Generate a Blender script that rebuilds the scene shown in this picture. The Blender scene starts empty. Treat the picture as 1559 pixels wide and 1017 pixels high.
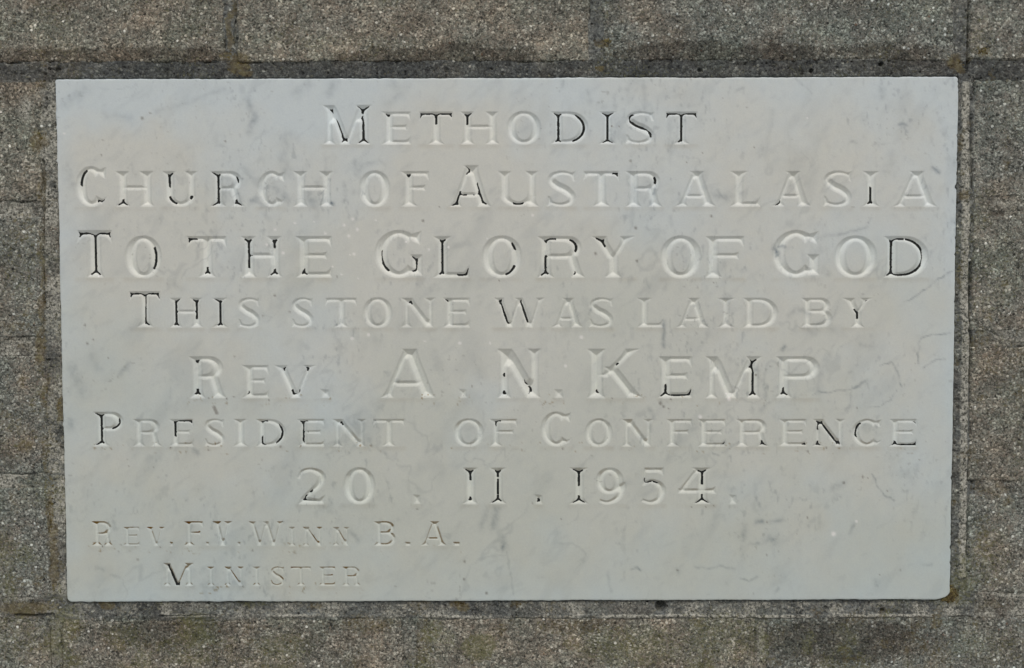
import bpy, math
import numpy as np
from mathutils import Matrix, Vector

# ------------------------------------------------------------------ camera
S = 0.43e-3                      # metres per unit on the wall (a unit is one pixel of the photograph at the centre)
F_PX = 1516.0
CX, CY = 779.5, 508.5
PITCH, ROLL = math.radians(2.48), math.radians(0.17)
ZC = 0.62                        # height of the middle of the picture above the ground
DIST = F_PX * S
Fw = np.array([0, math.cos(PITCH), -math.sin(PITCH)])
R0 = np.array([1.0, 0, 0]); U0 = np.array([0, math.sin(PITCH), math.cos(PITCH)])
Rt = R0 * math.cos(ROLL) - U0 * math.sin(ROLL)
Up = U0 * math.cos(ROLL) + R0 * math.sin(ROLL)
CAM = np.array([0, 0, ZC]) - Fw * DIST

scene = bpy.context.scene
col = scene.collection
cam_data = bpy.data.cameras.new('camera')
cam = bpy.data.objects.new('camera', cam_data); col.objects.link(cam)
cam.matrix_world = Matrix(((Rt[0], Up[0], -Fw[0], CAM[0]), (Rt[1], Up[1], -Fw[1], CAM[1]),
                           (Rt[2], Up[2], -Fw[2], CAM[2]), (0, 0, 0, 1)))
cam_data.sensor_width = 36; cam_data.lens = F_PX / 1559 * 36
cam_data.clip_start = 0.02; cam_data.clip_end = 500
scene.camera = cam

# ------------------------------------------------------------------ light
world = bpy.data.worlds.new('World'); scene.world = world
world.use_nodes = True
wn = world.node_tree; wn.nodes.clear()
sky = wn.nodes.new('ShaderNodeTexSky'); sky.sky_type = 'NISHITA'; sky.sun_disc = False
SUN_EL, SUN_AZ = math.radians(50), math.radians(174)     # azimuth clockwise from +Y (into the wall)
sky.sun_elevation = SUN_EL; sky.sun_rotation = SUN_AZ
sky.air_density = 1.0; sky.dust_density = 5.0; sky.ozone_density = 1.0
bg = wn.nodes.new('ShaderNodeBackground'); bg.inputs['Strength'].default_value = 0.135
wo = wn.nodes.new('ShaderNodeOutputWorld')
wn.links.new(sky.outputs[0], bg.inputs['Color']); wn.links.new(bg.outputs[0], wo.inputs['Surface'])
sun_d = bpy.data.lights.new('sun', 'SUN'); sun_d.energy = 0.5; sun_d.angle = math.radians(40); sun_d.color = (1.0, 0.95, 0.88)
sun = bpy.data.objects.new('sun', sun_d); col.objects.link(sun)
sd = Vector((math.sin(SUN_AZ) * math.cos(SUN_EL), math.cos(SUN_AZ) * math.cos(SUN_EL), math.sin(SUN_EL)))
sun.rotation_euler = sd.to_track_quat('Z', 'Y').to_euler()
vs = scene.view_settings; vs.view_transform = 'Standard'; vs.look = 'None'; vs.exposure = -0.19; vs.gamma = 1.0

# ------------------------------------------------------------------ maps between the photograph's pixels and the wall
def p2w(x, y, plane=0.0):
    """pixel -> (u, v) on the plane Y = plane"""
    x = np.asarray(x, float); y = np.asarray(y, float)
    a = (x - CX) / F_PX; b = -(y - CY) / F_PX
    dx = Fw[0] + Rt[0] * a + Up[0] * b; dy = Fw[1] + Rt[1] * a + Up[1] * b; dz = Fw[2] + Rt[2] * a + Up[2] * b
    t = (plane - CAM[1]) / dy
    return (CAM[0] + dx * t) / S + CX, CY - (CAM[2] + dz * t - ZC) / S
def w2p(u, v, plane=0.0):
    X = (np.asarray(u, float) - CX) * S - CAM[0]; Z = (CY - np.asarray(v, float)) * S + ZC - CAM[2]; Y = plane - CAM[1]
    d = X * Fw[0] + Y * Fw[1] + Z * Fw[2]
    return CX + F_PX * (X * Rt[0] + Y * Rt[1] + Z * Rt[2]) / d, CY - F_PX * (X * Up[0] + Y * Up[1] + Z * Up[2]) / d
def world(u, v, y):
    u = np.asarray(u, float)
    return np.stack([(u - CX) * S, np.broadcast_to(y, u.shape), (CY - np.asarray(v, float)) * S + ZC], -1)

# ------------------------------------------------------------------ noise
_T = np.random.RandomState(5).rand(256, 256)
def vn(x, y, seed=0):
    x = x + seed * 17.31; y = y + seed * 7.77
    xi = np.floor(x).astype(int); yi = np.floor(y).astype(int); fx = x - xi; fy = y - yi
    fx = fx * fx * (3 - 2 * fx); fy = fy * fy * (3 - 2 * fy)
    x0 = xi & 255; x1 = (xi + 1) & 255; y0 = yi & 255; y1 = (yi + 1) & 255
    return ((_T[y0, x0] * (1 - fx) + _T[y0, x1] * fx) * (1 - fy) + (_T[y1, x0] * (1 - fx) + _T[y1, x1] * fx) * fy)
def fbm(x, y, scale, octs=4, seed=0, gain=0.55):
    """about -0.5 .. 0.5"""
    s = 0; a = 1.0; n = 0; k = 1.0 / scale
    for o in range(octs):
        s = s + a * (vn(x * k, y * k, seed + o * 3) - 0.5); n += a; a *= gain; k *= 2.03
    return s / n
def sstep(a, b, x):
    t = np.clip((x - a) / (b - a), 0, 1); return t * t * (3 - 2 * t)
def seg_dist(x, y, pts):
    d = np.full(x.shape, 1e9)
    if len(pts) == 1: return np.hypot(x - pts[0][0], y - pts[0][1])
    for (ax, ay), (bx, by) in zip(pts[:-1], pts[1:]):
        vx, vy = bx - ax, by - ay; L = vx * vx + vy * vy + 1e-9
        t = np.clip(((x - ax) * vx + (y - ay) * vy) / L, 0, 1)
        d = np.minimum(d, np.hypot(x - ax - t * vx, y - ay - t * vy))
    return d
def blur(a, sig):
    r = int(3 * sig + 1); k = np.exp(-0.5 * (np.arange(-r, r + 1) / sig) ** 2); k /= k.sum()
    out = np.zeros_like(a); p = np.pad(a, ((r, r), (0, 0)), mode='edge')
    for i, w in enumerate(k): out += w * p[i:i + a.shape[0]]
    p = np.pad(out, ((0, 0), (r, r)), mode='edge'); out = np.zeros_like(a)
    for i, w in enumerate(k): out += w * p[:, i:i + a.shape[1]]
    return out

# ------------------------------------------------------------------ mesh helpers
def mesh(name, verts, quads, origin=(0, 0, 0), attrs=None, colors=None, smooth=True):
    me = bpy.data.meshes.new(name)
    v = np.asarray(verts, np.float64) - np.asarray(origin)
    quads = np.asarray(quads); n = quads.shape[1]
    me.vertices.add(len(v)); me.vertices.foreach_set('co', v.astype(np.float32).ravel())
    me.loops.add(quads.size); me.loops.foreach_set('vertex_index', quads.astype(np.int32).ravel())
    me.polygons.add(len(quads)); me.polygons.foreach_set('loop_start', (np.arange(len(quads)) * n).astype(np.int32))
    try: me.polygons.foreach_set('loop_total', np.full(len(quads), n, np.int32))
    except Exception: pass
    me.update(calc_edges=True)
    me.polygons.foreach_set('use_smooth', np.full(len(quads), smooth, bool))
    for k, a in (attrs or {}).items():
        at = me.attributes.new(k, 'FLOAT', 'POINT'); at.data.foreach_set('value', np.asarray(a, np.float32).ravel())
    for k, a in (colors or {}).items():
        at = me.attributes.new(k, 'FLOAT_COLOR', 'POINT')
        c = np.ones((len(v), 4), np.float32); c[:, :3] = a; at.data.foreach_set('color', c.ravel())
    me.validate()
    return me
def place(name, me, mat, parent=None, origin=(0, 0, 0)):
    o = bpy.data.objects.new(name, me); col.objects.link(o)
    if mat is not None and me is not None: me.materials.append(mat)
    if parent is not None:
        o.parent = parent; o.location = Vector(origin) - Vector(parent.location)
    else: o.location = origin
    return o
def compact(verts_fn, quads):
    ids, inv = np.unique(quads, return_inverse=True)
    return ids, inv.reshape(quads.shape)

# ------------------------------------------------------------------ materials
class NT:
    def __init__(self, name):
        self.m = bpy.data.materials.new(name); self.m.use_nodes = True
        self.t = self.m.node_tree; self.t.nodes.clear()
        self.out = self.t.nodes.new('ShaderNodeOutputMaterial'); self.b = self.t.nodes.new('ShaderNodeBsdfPrincipled')
        self.t.links.new(self.b.outputs[0], self.out.inputs[0])
        self.pos = self.t.nodes.new('ShaderNodeNewGeometry').outputs['Position']
    def n(self, typ, ins=None, **kw):
        nd = self.t.nodes.new(typ)
        for k, v in kw.items(): setattr(nd, k, v)
        for k, v in (ins or {}).items(): self.set(nd.inputs[k], v)
        return nd
    def set(self, sock, v):
        if isinstance(v, bpy.types.NodeSocket): self.t.links.new(v, sock)
        else: sock.default_value = v
    def attr(self, name): return self.n('ShaderNodeAttribute', attribute_name=name)
    def noise(self, scale, detail=3, rough=0.55, w=None):
        return self.n('ShaderNodeTexNoise', {'Vector': w or self.pos, 'Scale': scale, 'Detail': detail, 'Roughness': rough}).outputs['Fac']
    def vor(self, scale, feature='F1', w=None):
        return self.n('ShaderNodeTexVoronoi', {'Vector': w or self.pos, 'Scale': scale}, feature=feature)
    def ramp(self, fac, stops, interp='LINEAR'):
        r = self.n('ShaderNodeValToRGB', {'Fac': fac}); cr = r.color_ramp; cr.interpolation = interp
        while len(cr.elements) > 1: cr.elements.remove(cr.elements[-1])
        for i, (p, c) in enumerate(stops):
            if not hasattr(c, '__len__'): c = (c, c, c)
            e = cr.elements[0] if i == 0 else cr.elements.new(p)
            e.position = p; e.color = (*c, 1)
        return r.outputs['Color']
    def mix(self, fac, a, b, mode='MIX'):
        nd = self.n('ShaderNodeMix', data_type='RGBA', blend_type=mode)
        for s, v in ((nd.inputs[0], fac), (nd.inputs[6], a), (nd.inputs[7], b)):
            if isinstance(v, tuple) and len(v) == 3: v = (*v, 1)
            self.set(s, v)
        return nd.outputs[2]
    def math(self, op, a, b=0.0, c=None):
        nd = self.n('ShaderNodeMath', operation=op); self.set(nd.inputs[0], a); self.set(nd.inputs[1], b)
        if c is not None: self.set(nd.inputs[2], c)
        return nd.outputs[0]
    def sep(self, c): return self.n('ShaderNodeSeparateColor', {'Color': c})
    def bump(self, h, dist, strength=1.0, normal=None):
        ins = {'Height': h, 'Distance': dist, 'Strength': strength}
        if normal is not None: ins['Normal'] = normal
        return self.n('ShaderNodeBump', ins).outputs[0]

def marble_material():
    t = NT('veined_marble')
    c = t.attr('tint').outputs['Color']
    fine = t.noise(900, 3, 0.6); c = t.mix(1.0, c, t.ramp(fine, [(0.3, 0.955), (0.7, 1.03)]), 'MULTIPLY')
    mid = t.noise(170, 4, 0.6); c = t.mix(1.0, c, t.ramp(mid, [(0.3, (0.97, 0.972, 0.98)), (0.7, (1.02, 1.015, 1.0))]), 'MULTIPLY')
    t.set(t.b.inputs['Base Color'], c)
    t.set(t.b.inputs['Roughness'], t.ramp(t.noise(260, 3), [(0.3, 0.42), (0.7, 0.62)]))
    t.b.inputs['Specular IOR Level'].default_value = 0.35
    n1 = t.bump(t.noise(60, 3), 0.0010, 0.25); n2 = t.bump(fine, 0.00006, 0.6, n1)
    t.set(t.b.inputs['Normal'], n2)
    return t.m

def stone_material(name, kind):
    """sandy cast concrete (brick) and weathered mortar, with stains carried by the mesh"""
    t = NT(name)
    st = t.sep(t.attr('stain').outputs['Color'])          # R moss/ochre, G dark, B pale
    moss, dark, pale = st.outputs[0], st.outputs[1], st.outputs[2]
    wob = t.n('ShaderNodeVectorMath', {0: t.pos, 1: t.n('ShaderNodeVectorMath', {0: t.n('ShaderNodeTexNoise', {'Vector': t.pos, 'Scale': 900.0, 'Detail': 2.0}).outputs['Color'], 'Scale': 0.0007}, operation='SCALE').outputs[0]}, operation='ADD').outputs[0]
    va = t.vor(880, w=wob); vb = t.vor(380, w=wob); vc = t.vor(1500, w=wob)
    ra = t.sep(va.outputs['Color']); rb = t.sep(vb.outputs['Color']); rc = t.sep(vc.outputs['Color'])
    def brick_grain():
        g = t.ramp(ra.outputs[0], [(0, (.018, .018, .016)), (.2, (.062, .062, .054)), (.42, (.155, .15, .13)), (.60, (.20, .165, .135)),
                                   (.76, (.18, .185, .165)), (.9, (.32, .305, .26)), (1, (.55, .53, .47))])
        g2 = t.ramp(rc.outputs[1], [(0, (.03, .03, .027)), (.4, (.12, .118, .105)), (.75, (.21, .20, .17)), (1, (.42, .40, .36))])
        c = t.mix(0.38, g, g2)
        hue = t.noise(26, 4, .6); c = t.mix(1.0, c, t.ramp(hue, [(.3, (.86, .95, .93)), (.5, (1, 1, 1)), (.68, (1.09, .98, .92))]), 'MULTIPLY')
        big = t.ramp(rb.outputs[0], [(0.925, 0.0), (0.935, 1.0)]); near = t.ramp(vb.outputs['Distance'], [(0.28, 1.0), (0.42, 0.0)])
        bf = t.math('MULTIPLY', big, near)
        c = t.mix(t.math('MULTIPLY', bf, 0.85), c, t.ramp(rb.outputs[1], [(0, (.16, .09, .06)), (.3, (.28, .24, .19)), (.75, (.55, .52, .46)), (1, (.8, .79, .75))]))
        hl = t.math('MULTIPLY', t.ramp(rb.outputs[0], [(0.065, 1.0), (0.07, 0.0)]), t.ramp(vb.outputs['Distance'], [(0.2, 1.0), (0.38, 0.0)]))
        return t.mix(t.math('MULTIPLY', hl, 0.8), c, (.02, .019, .018)), bf, hl
    cb, bigf, hol = brick_grain(); c = cb
    if kind != 'brick':
        g = t.ramp(ra.outputs[0], [(0, (.05, .05, .05)), (.3, (.11, .11, .11)), (.6, (.14, .14, .138)), (.85, (.2, .197, .185)), (1, (.36, .345, .31))])
        g2 = t.ramp(t.noise(420, 5, 0.7), [(0.3, (.05, .05, .053)), (.5, (.14, .14, .14)), (.7, (.26, .257, .24))])
        c = t.mix(0.55, g, g2)
        c = t.mix(t.math('MULTIPLY', bigf, 0.8), c, (.5, .48, .43)); c = t.mix(hol, c, (.02, .02, .02))
        c = t.mix(1.0, c, t.ramp(t.noise(430, 5, .75), [(.39, (.30, .31, .32)), (.46, (.86, .91, .92)), (.62, (1.22, 1.30, 1.28))]), 'MULTIPLY')
        c = t.mix(1.0, c, (.97, 1.03, 1.03), 'MULTIPLY')
        c = t.mix(t.attr('sand').outputs['Fac'], c, t.mix(1.0, cb, (1.00, 1.10, 1.12), 'MULTIPLY'))
    c = t.mix(1.0, c, t.ramp(t.noise(38, 5, 0.65), [(0.3, (.70, .70, .70)), (0.5, (1, 1, 1)), (0.7, (1.24, 1.20, 1.14))]), 'MULTIPLY')
    c = t.mix(1.0, c, t.ramp(t.noise(150, 4, 0.7), [(0.3, 0.66), (0.7, 1.36)]), 'MULTIPLY')
    # per piece difference
    if kind == 'brick': c = t.mix(1.0, c, (1.00, 1.10, 1.12), 'MULTIPLY')
    oi = t.n('ShaderNodeObjectInfo').outputs['Random']
    if kind == 'brick': c = t.mix(1.0, c, t.ramp(oi, [(0, (.98, 1.02, 1.05)), (.5, (1.08, 1.07, 1.07)), (1, (1.16, 1.11, 1.06))]), 'MULTIPLY')
    brk = t.noise(520, 4, 0.7)
    def thr(f, lo=0.18): # break a soft stain up into grains
        return t.ramp(t.math('ADD', t.math('MULTIPLY', f, 1.5), t.math('MULTIPLY', t.math('SUBTRACT', brk, 0.5), 3.2)), [(0.30, 0.0), (1.0, 1.0)])
    md = thr(dark); c = t.mix(t.math('MULTIPLY', md, 0.72), c, t.mix(1.0, c, (.34, .31, .29) if kind == 'brick' else (.33, .335, .36), 'MULTIPLY'))
    mp = thr(pale); c = t.mix(t.math('MULTIPLY', mp, 0.85), c, t.ramp(t.noise(560, 5, .78), [(.41, (.03, .032, .028)), (.455, (.19, .20, .175)), (.53, (.40, .41, .36)), (.66, (.60, .61, .55))]))
    mm = thr(moss); c = t.mix(t.math('MULTIPLY', mm, 0.60), c, t.ramp(t.noise(330, 3), [(.3, (.06, .045, .02)), (.5, (.12, .095, .04)), (.7, (.18, .165, .07))]))
    alg = t.attr('algae').outputs['Fac']
    c = t.mix(t.math('MULTIPLY', thr(alg), 0.6), c, (.13, .14, .055))
    t.set(t.b.inputs['Base Color'], c)
    t.b.inputs['Roughness'].default_value = 0.9; t.b.inputs['Specular IOR Level'].default_value = 0.25
    inv = t.math('SUBTRACT', 1.0, va.outputs['Distance'])
    n1 = t.bump(t.noise(240, 4, 0.65), 0.0011, 0.7)
    n2 = t.bump(inv, 0.0004 if kind == 'brick' else 0.0003, 0.7, n1)
    n3 = t.bump(t.math('SUBTRACT', t.math('MULTIPLY', bigf, 0.7), hol), 0.0008, 0.7, n2)
    n4 = t.bump(t.noise(1500, 3, .7), 0.0003, 0.6, n3)
    t.set(t.b.inputs['Normal'], n4)
    return t.m

def paint_material():
    t = NT('old_black_lettering_paint')
    t.set(t.b.inputs['Base Color'], t.ramp(t.noise(900, 3, .6), [(.35, (.008, .010, .010)), (.6, (.022, .026, .026)), (.78, (.07, .075, .07))]))
    t.b.inputs['Roughness'].default_value = 0.75; t.b.inputs['Specular IOR Level'].default_value = 0.2
    return t.m
def moss_material():
    t = NT('ochre_moss')
    t.set(t.b.inputs['Base Color'], t.ramp(t.noise(350, 3), [(.35, (.04, .03, .012)), (.5, (.10, .078, .028)), (.68, (.17, .155, .06))]))
    t.b.inputs['Roughness'].default_value = 0.95
    return t.m
def bounce_ground_material():
    t = NT('pale_bounce_ground')
    c = t.ramp(t.noise(9, 6, .7), [(.3, (.24, .235, .21)), (.55, (.31, .30, .27)), (.75, (.38, .36, .32))])
    c = t.mix(1.0, c, t.ramp(t.noise(160, 4, .7), [(.3, .7), (.7, 1.25)]), 'MULTIPLY')
    t.set(t.b.inputs['Base Color'], c); t.b.inputs['Roughness'].default_value = 1.0
    t.set(t.b.inputs['Normal'], t.bump(t.noise(90, 5, .7), 0.02, 0.8))
    return t.m
M_MARBLE = marble_material(); M_BRICK = stone_material('cast_concrete_brick', 'brick'); M_MORTAR = stone_material('weathered_mortar', 'mortar')
M_PAINT = paint_material(); M_MOSS = moss_material(); M_BOUNCE_GROUND = bounce_ground_material()

# ------------------------------------------------------------------ unseen ground sheet, added and made pale for bounce light
gv = [(-30, -40, 0), (30, -40, 0), (30, 6, 0), (-30, 6, 0)]
g = place('unseen_bounce_sheet', mesh('unseen_bounce_sheet', gv, [(0, 1, 2, 3)]), M_BOUNCE_GROUND); g['kind'] = 'structure'

# ------------------------------------------------------------------ the brick wall
YB = 0.0016          # brick faces lie this far behind the stone's face
YM = 0.0020          # mean mortar face
WALL_T = 0.10
tl = p2w(85.5, 121.5); tr = p2w(1458, 118); br = p2w(1446, 913); bl = p2w(103, 914.5)
PU0 = (tl[0] + bl[0]) / 2; PU1 = (tr[0] + br[0]) / 2; PV0 = (tl[1] + tr[1]) / 2; PV1 = (bl[1] + br[1]) / 2
print('stone rect', tl, tr, br, bl, PU0, PU1, PV0, PV1)

# stains by place on the wall, written in the photograph's pixels: (x, y, rx, ry, strength)
MOSSY = [(350, 40, 6, 45, .75), (365, 98, 14, 14, .9), (375, 112, 10, 6, .7), (345, 88, 10, 8, .6), (62, 130, 12, 8, .45), (58, 215, 9, 16, .8), (65, 290, 6, 30, .5), (66, 400, 6, 60, .5),
         (66, 470, 7, 25, .6), (62, 530, 9, 30, .8), (70, 600, 6, 30, .6), (90, 622, 7, 15, 1.3), (35, 680, 14, 10, .7), (72, 700, 6, 50, .5), (78, 790, 7, 40, .8), (82, 850, 6, 50, .8),
         (40, 925, 45, 10, .75), (160, 918, 13, 7, 1.1), (110, 960, 14, 14, .5), (700, 920, 14, 7, .8), (480, 920, 12, 6, .5), (785, 922, 8, 7, .6), (1447, 905, 11, 12, 1.4), (1452, 95, 14, 14, .8), (1460, 105, 8, 8, .8),
         (1495, 80, 12, 8, .6), (1462, 215, 6, 18, .5), (1470, 295, 14, 8, .7), (1462, 420, 5, 20, .5), (1525, 427, 8, 8, .5), (1490, 515, 14, 14, .4), (1495, 602, 10, 6, .5), (1500, 747, 26, 9, .35), (1495, 820, 18, 30, .35),
         (1510, 924, 26, 5, .4), (1430, 945, 10, 20, .5), (917, 62, 10, 8, .6), (913, 103, 8, 6, .8), (650, 980, 10, 30, .4), (1065, 945, 12, 10, .5), (1300, 940, 20, 8, .3), (25, 500, 25, 8, .4), (30, 360, 20, 14, .3),
         (285, 950, 30, 10, .25), (560, 950, 40, 12, .45), (880, 955, 60, 14, .35), (1400, 950, 20, 14, .3)]
DARKY = [(-20, 112, 60, 14, .5), (150, 86, 160, 12, .6), (270, 84, 80, 13, .6), (600, 85, 80, 12, .6), (690, 80, 60, 13, .55), (760, 84, 60, 12, .5), (1050, 80, 120, 15, .7), (1200, 82, 60, 13, .6), (1340, 80, 90, 12, .5),
         (10, 92, 30, 8, .5), (1540, 120, 30, 8, .3), (250, 960, 110, 26, .5), (330, 990, 80, 20, .3), (230, 925, 30, 10, .7), (1280, 975, 130, 34, .62), (1180, 950, 30, 20, .3), (1470, 930, 50, 12, .4), (70, 935, 60, 4, .6),
         (640, 960, 14, 20, .2), (880, 950, 50, 12, .35), (20, 150, 40, 20, .25), (60, 170, 4, 30, .3), (830, 935, 90, 10, .4), (1515, 325, 14, 4, .8), (1530, 600, 60, 120, .12), (500, 960, 60, 20, .2), (1500, 700, 40, 30, .1)]
PALEY = [(1159, 978, 5, 34, .6), (86, 975, 8, 30, .4), (622, 975, 8, 26, .35), (10, 320, 34, 9, .52), (55, 318, 18, 6, .3), (10, 527, 40, 9, .42), (38, 168, 12, 14, .6), (60, 150, 10, 8, .3), (1530, 312, 34, 6, .5), (1540, 515, 40, 11, .4), (1540, 903, 40, 3, .7), (1505, 922, 20, 8, .4),
         (20, 910, 50, 3, .5), (1500, 14, 10, 8, .35), (300, 920, 50, 9, .2), (450, 920, 30, 8, .35), (1100, 922, 90, 9, .28), (1230, 925, 60, 8, .3), (110, 935, 25, 3, .6), (1510, 742, 12, 5, .5), (88, 600, 6, 60, .3),
         (1488, 230, 5, 70, .4), (1500, 15, 8, 6, .5), (90, 165, 6, 40, .15), (745, 940, 30, 5, .2)]
ALG = [(1105, 970, 70, 40, .35), (730, 985, 25, 20, .6), (960, 985, 90, 30, .4), (190, 970, 30, 20, .35), (30, 970, 40, 40, .3), (1500, 980, 60, 30, .25), (30, 400, 30, 60, .2), (1500, 840, 40, 50, .25), (430, 985, 40, 24, .4),
       (290, 1000, 40, 15, .35), (520, 70, 120, 20, .15), (1230, 985, 10, 20, .4), (1490, 50, 30, 30, .2), (10, 850, 50, 30, .15), (1165, 980, 8, 30, .5)]
def blobs(px, py, lst, seed):
    wx = px + fbm(px, py, 26, 3, seed) * 22; wy = py + fbm(px, py, 26, 3, seed + 40) * 16
    o = np.zeros_like(px)
    for x, y, rx, ry, s in lst:
        m = (np.abs(px - x) < rx * 2.6 + 14) & (np.abs(py - y) < ry * 2.6 + 12)
        if m.any():
            d = np.sqrt(((wx[m] - x) / rx) ** 2 + ((wy[m] - y) / ry) ** 2)
            o[m] = np.maximum(o[m], s * (1 - sstep(0.55, 1.55, d)))
    return o
def stains(px, py):
    m = blobs(px, py, MOSSY, 1); d = blobs(px, py, DARKY, 2) * 1.35; p = blobs(px, py, PALEY, 3); a = blobs(px, py, ALG, 4)
    far = np.maximum(sstep(1040, 1090, py), np.maximum(sstep(-20, -90, py), np.maximum(sstep(-20, -90, px), sstep(1580, 1650, px))))
    n = fbm(px, py, 90, 4, 9)
    m = np.maximum(m, sstep(.1, .3, fbm(px, py, 24, 4, 17)) * .45 * np.where((px < 110) | (px > 1440) | (py > 905), 1, .2))
    m = np.maximum(m, sstep(0.1, 0.3, n) * 0.35 * np.where(py > 500, 1, 0.35)); a = np.maximum(a, sstep(0.0, 0.28, fbm(px, py, 70, 4, 12)) * (.22 + .3 * sstep(600, 1000, py)))
    d = np.maximum(d, far * sstep(0.12, 0.3, fbm(px, py, 80, 4, 14)) * 0.5)
    return m, d, p, a

wall = bpy.data.objects.new('brick_wall', None); col.objects.link(wall)
wall.location = (0, WALL_T / 2, 0)
wall['label'] = 'grey concrete brick wall with weathered mossy mortar joints around the marble stone'; wall['category'] = 'wall'

def brick(x0, x1, y0, y1, seed, step=2.0, tilt=0.0, round_=3.0, name='brick'):
    """x0.. in u,v units; front face grid with worn irregular arrises, sides going back into the wall"""
    nu = max(6, int((x1 - x0) / step)); nv = max(6, int((y1 - y0) / step))
    a = np.linspace(0, 1, nu + 1); b = np.linspace(0, 1, nv + 1)
    A, B = np.meshgrid(a, b)
    U = x0 + A * (x1 - x0); V = y0 + B * (y1 - y0)
    # irregular outline, fading inwards
    eu = np.minimum(A, 1 - A) * (x1 - x0); ev = np.minimum(B, 1 - B) * (y1 - y0)
    e = np.minimum(eu, ev)
    k = 1 - sstep(0, 16, e)
    U2 = U + k * (fbm(U, V, 30, 4, seed) * 5.0 + fbm(U, V, 7, 3, seed + 3) * 4.5); V2 = V + k * (fbm(U, V, 34, 4, seed + 5) * 5.0 + fbm(U, V, 7, 3, seed + 9) * 4.5)
    rr = round_ * (1 + 0.9 * fbm(U, V, 20, 3, seed + 7) * 2)
    rr = np.maximum(rr, 1.0)
    q = np.clip(1 - e / rr, 0, 1)
    dep = (1 - np.sqrt(np.clip(1 - q * q, 0, 1))) * rr * 0.9
    dep = dep + fbm(U, V, 120, 2, seed + 11) * 1.6 + fbm(U, V, 9, 3, seed + 13) * 1.3 + np.maximum(0, fbm(U, V, 5, 2, seed + 15) - 0.22) * 9 + tilt * (B - 0.5)
    Y = YB + dep * S
    P = world(U2, V2, Y)
    n = nu + 1; idx = np.arange((nu + 1) * (nv + 1)).reshape(nv + 1, nu + 1)
    Q = np.stack([idx[:-1, :-1], idx[1:, :-1], idx[1:, 1:], idx[:-1, 1:]], -1).reshape(-1, 4)
    loop = np.concatenate([idx[0, :], idx[1:, -1], idx[-1, -2::-1], idx[-2:0:-1, 0]])
    Pf = P.reshape(-1, 3); back = Pf[loop].copy(); back[:, 1] = WALL_T
    nb = len(Pf); L = len(loop); li = np.arange(L); lj = (li + 1) % L
    Qs = np.stack([loop[li], loop[lj], nb + lj, nb + li], -1)
    allv = np.concatenate([Pf, back]); allq = np.concatenate([Q, Qs])
    px, py = w2p(allv[:, 0] / S + CX, CY - (allv[:, 2] - ZC) / S, YB)
    m, d, p, al = stains(px, py)
    o = ((x0 + x1) / 2, (y0 + y1) / 2); org = world(o[0], o[1], WALL_T / 2)
    me = mesh(name, allv, allq, org, {'algae': al}, {'stain': np.stack([m, d, p], -1)})
    return place(name, me, M_BRICK, wall, tuple(org))

def U_(x, y): return float(p2w(x, y, YB)[0])
def V_(x, y): return float(p2w(x, y, YB)[1])
cells = []      # rectangles (u0,u1,v0,v1,step) of the bricks
vt1 = V_(780, 93.5); vt0 = vt1 - 186
h1, h2, h3 = (U_(341, 50), U_(361, 50)), (U_(897, 50), U_(918, 50)), (U_(1452, 50), U_(1475, 50))
uL0 = h1[0] - 536
cells += [(uL0, h1[0], vt0, vt1, 2.0), (h1[1], h2[0], vt0, vt1, 2.0), (h2[1], h3[0], vt0, vt1, 2.0), (h3[1], h3[1] + 536, vt0, vt1, 2.6)]
for k in range(4):                                        # a course above the picture
    a = uL0 - 280 + k * 558; cells.append((a, a + 536, vt0 - 208, vt0 - 22, 6))
vb0 = V_(780, 942); vb1 = vb0 + 186
b1, b2, b3 = (U_(76, 980), U_(95, 980)), (U_(613, 980), U_(634, 980)), (U_(1149, 980), U_(1168, 980))
cells += [(b1[0] - 536, b1[0], vb0, vb1, 2.6), (b1[1], b2[0], vb0, vb1, 2.0), (b2[1], b3[0], vb0, vb1, 2.0), (b3[1], U_(1694, 980), vb0, vb1, 2.0)]
for k in range(4):
    a = b1[0] - 536 - 220 + k * 558; cells.append((a, a + 536, vb1 + 22, vb1 + 208, 6))
lu = U_(64, 300); ru = U_(1481, 300)
for i, (a, b) in enumerate([(123, 307), (330, 514), (540, 722), (742, 911)]):
    cells.append((lu - 536 + (0 if i % 2 else 270), lu, V_(40, a), V_(40, b), 2.0))
for i, (a, b) in enumerate([(121, 301), (320, 504), (528, 733), (751, 902)]):
    cells.append((ru, ru + 536 - (0 if i % 2 else 270), V_(1520, a), V_(1520, b), 2.0))
for i in range(4):                                        # the bricks next to those, outside the picture
    v0, v1 = cells[16 + i][2:4]; e = cells[16 + i][0] - 22; cells.append((e - 536, e, v0, v1, 6))
    v0, v1 = cells[20 + i][2:4]; e = cells[20 + i][1] + 22; cells.append((e, e + 536, v0, v1, 6))
for i, (u0, u1, v0, v1, st) in enumerate(cells):
    rs = np.random.RandomState(i)
    o = brick(u0, u1, v0, v1, 20 + i * 2, st, rs.uniform(-1.2, 1.2), rs.uniform(2.2, 3.6))
WU0, WU1 = min(c[0] for c in cells) - 12, max(c[1] for c in cells) + 12
WV0, WV1 = min(c[2] for c in cells) - 12, max(c[3] for c in cells) + 12

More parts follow.
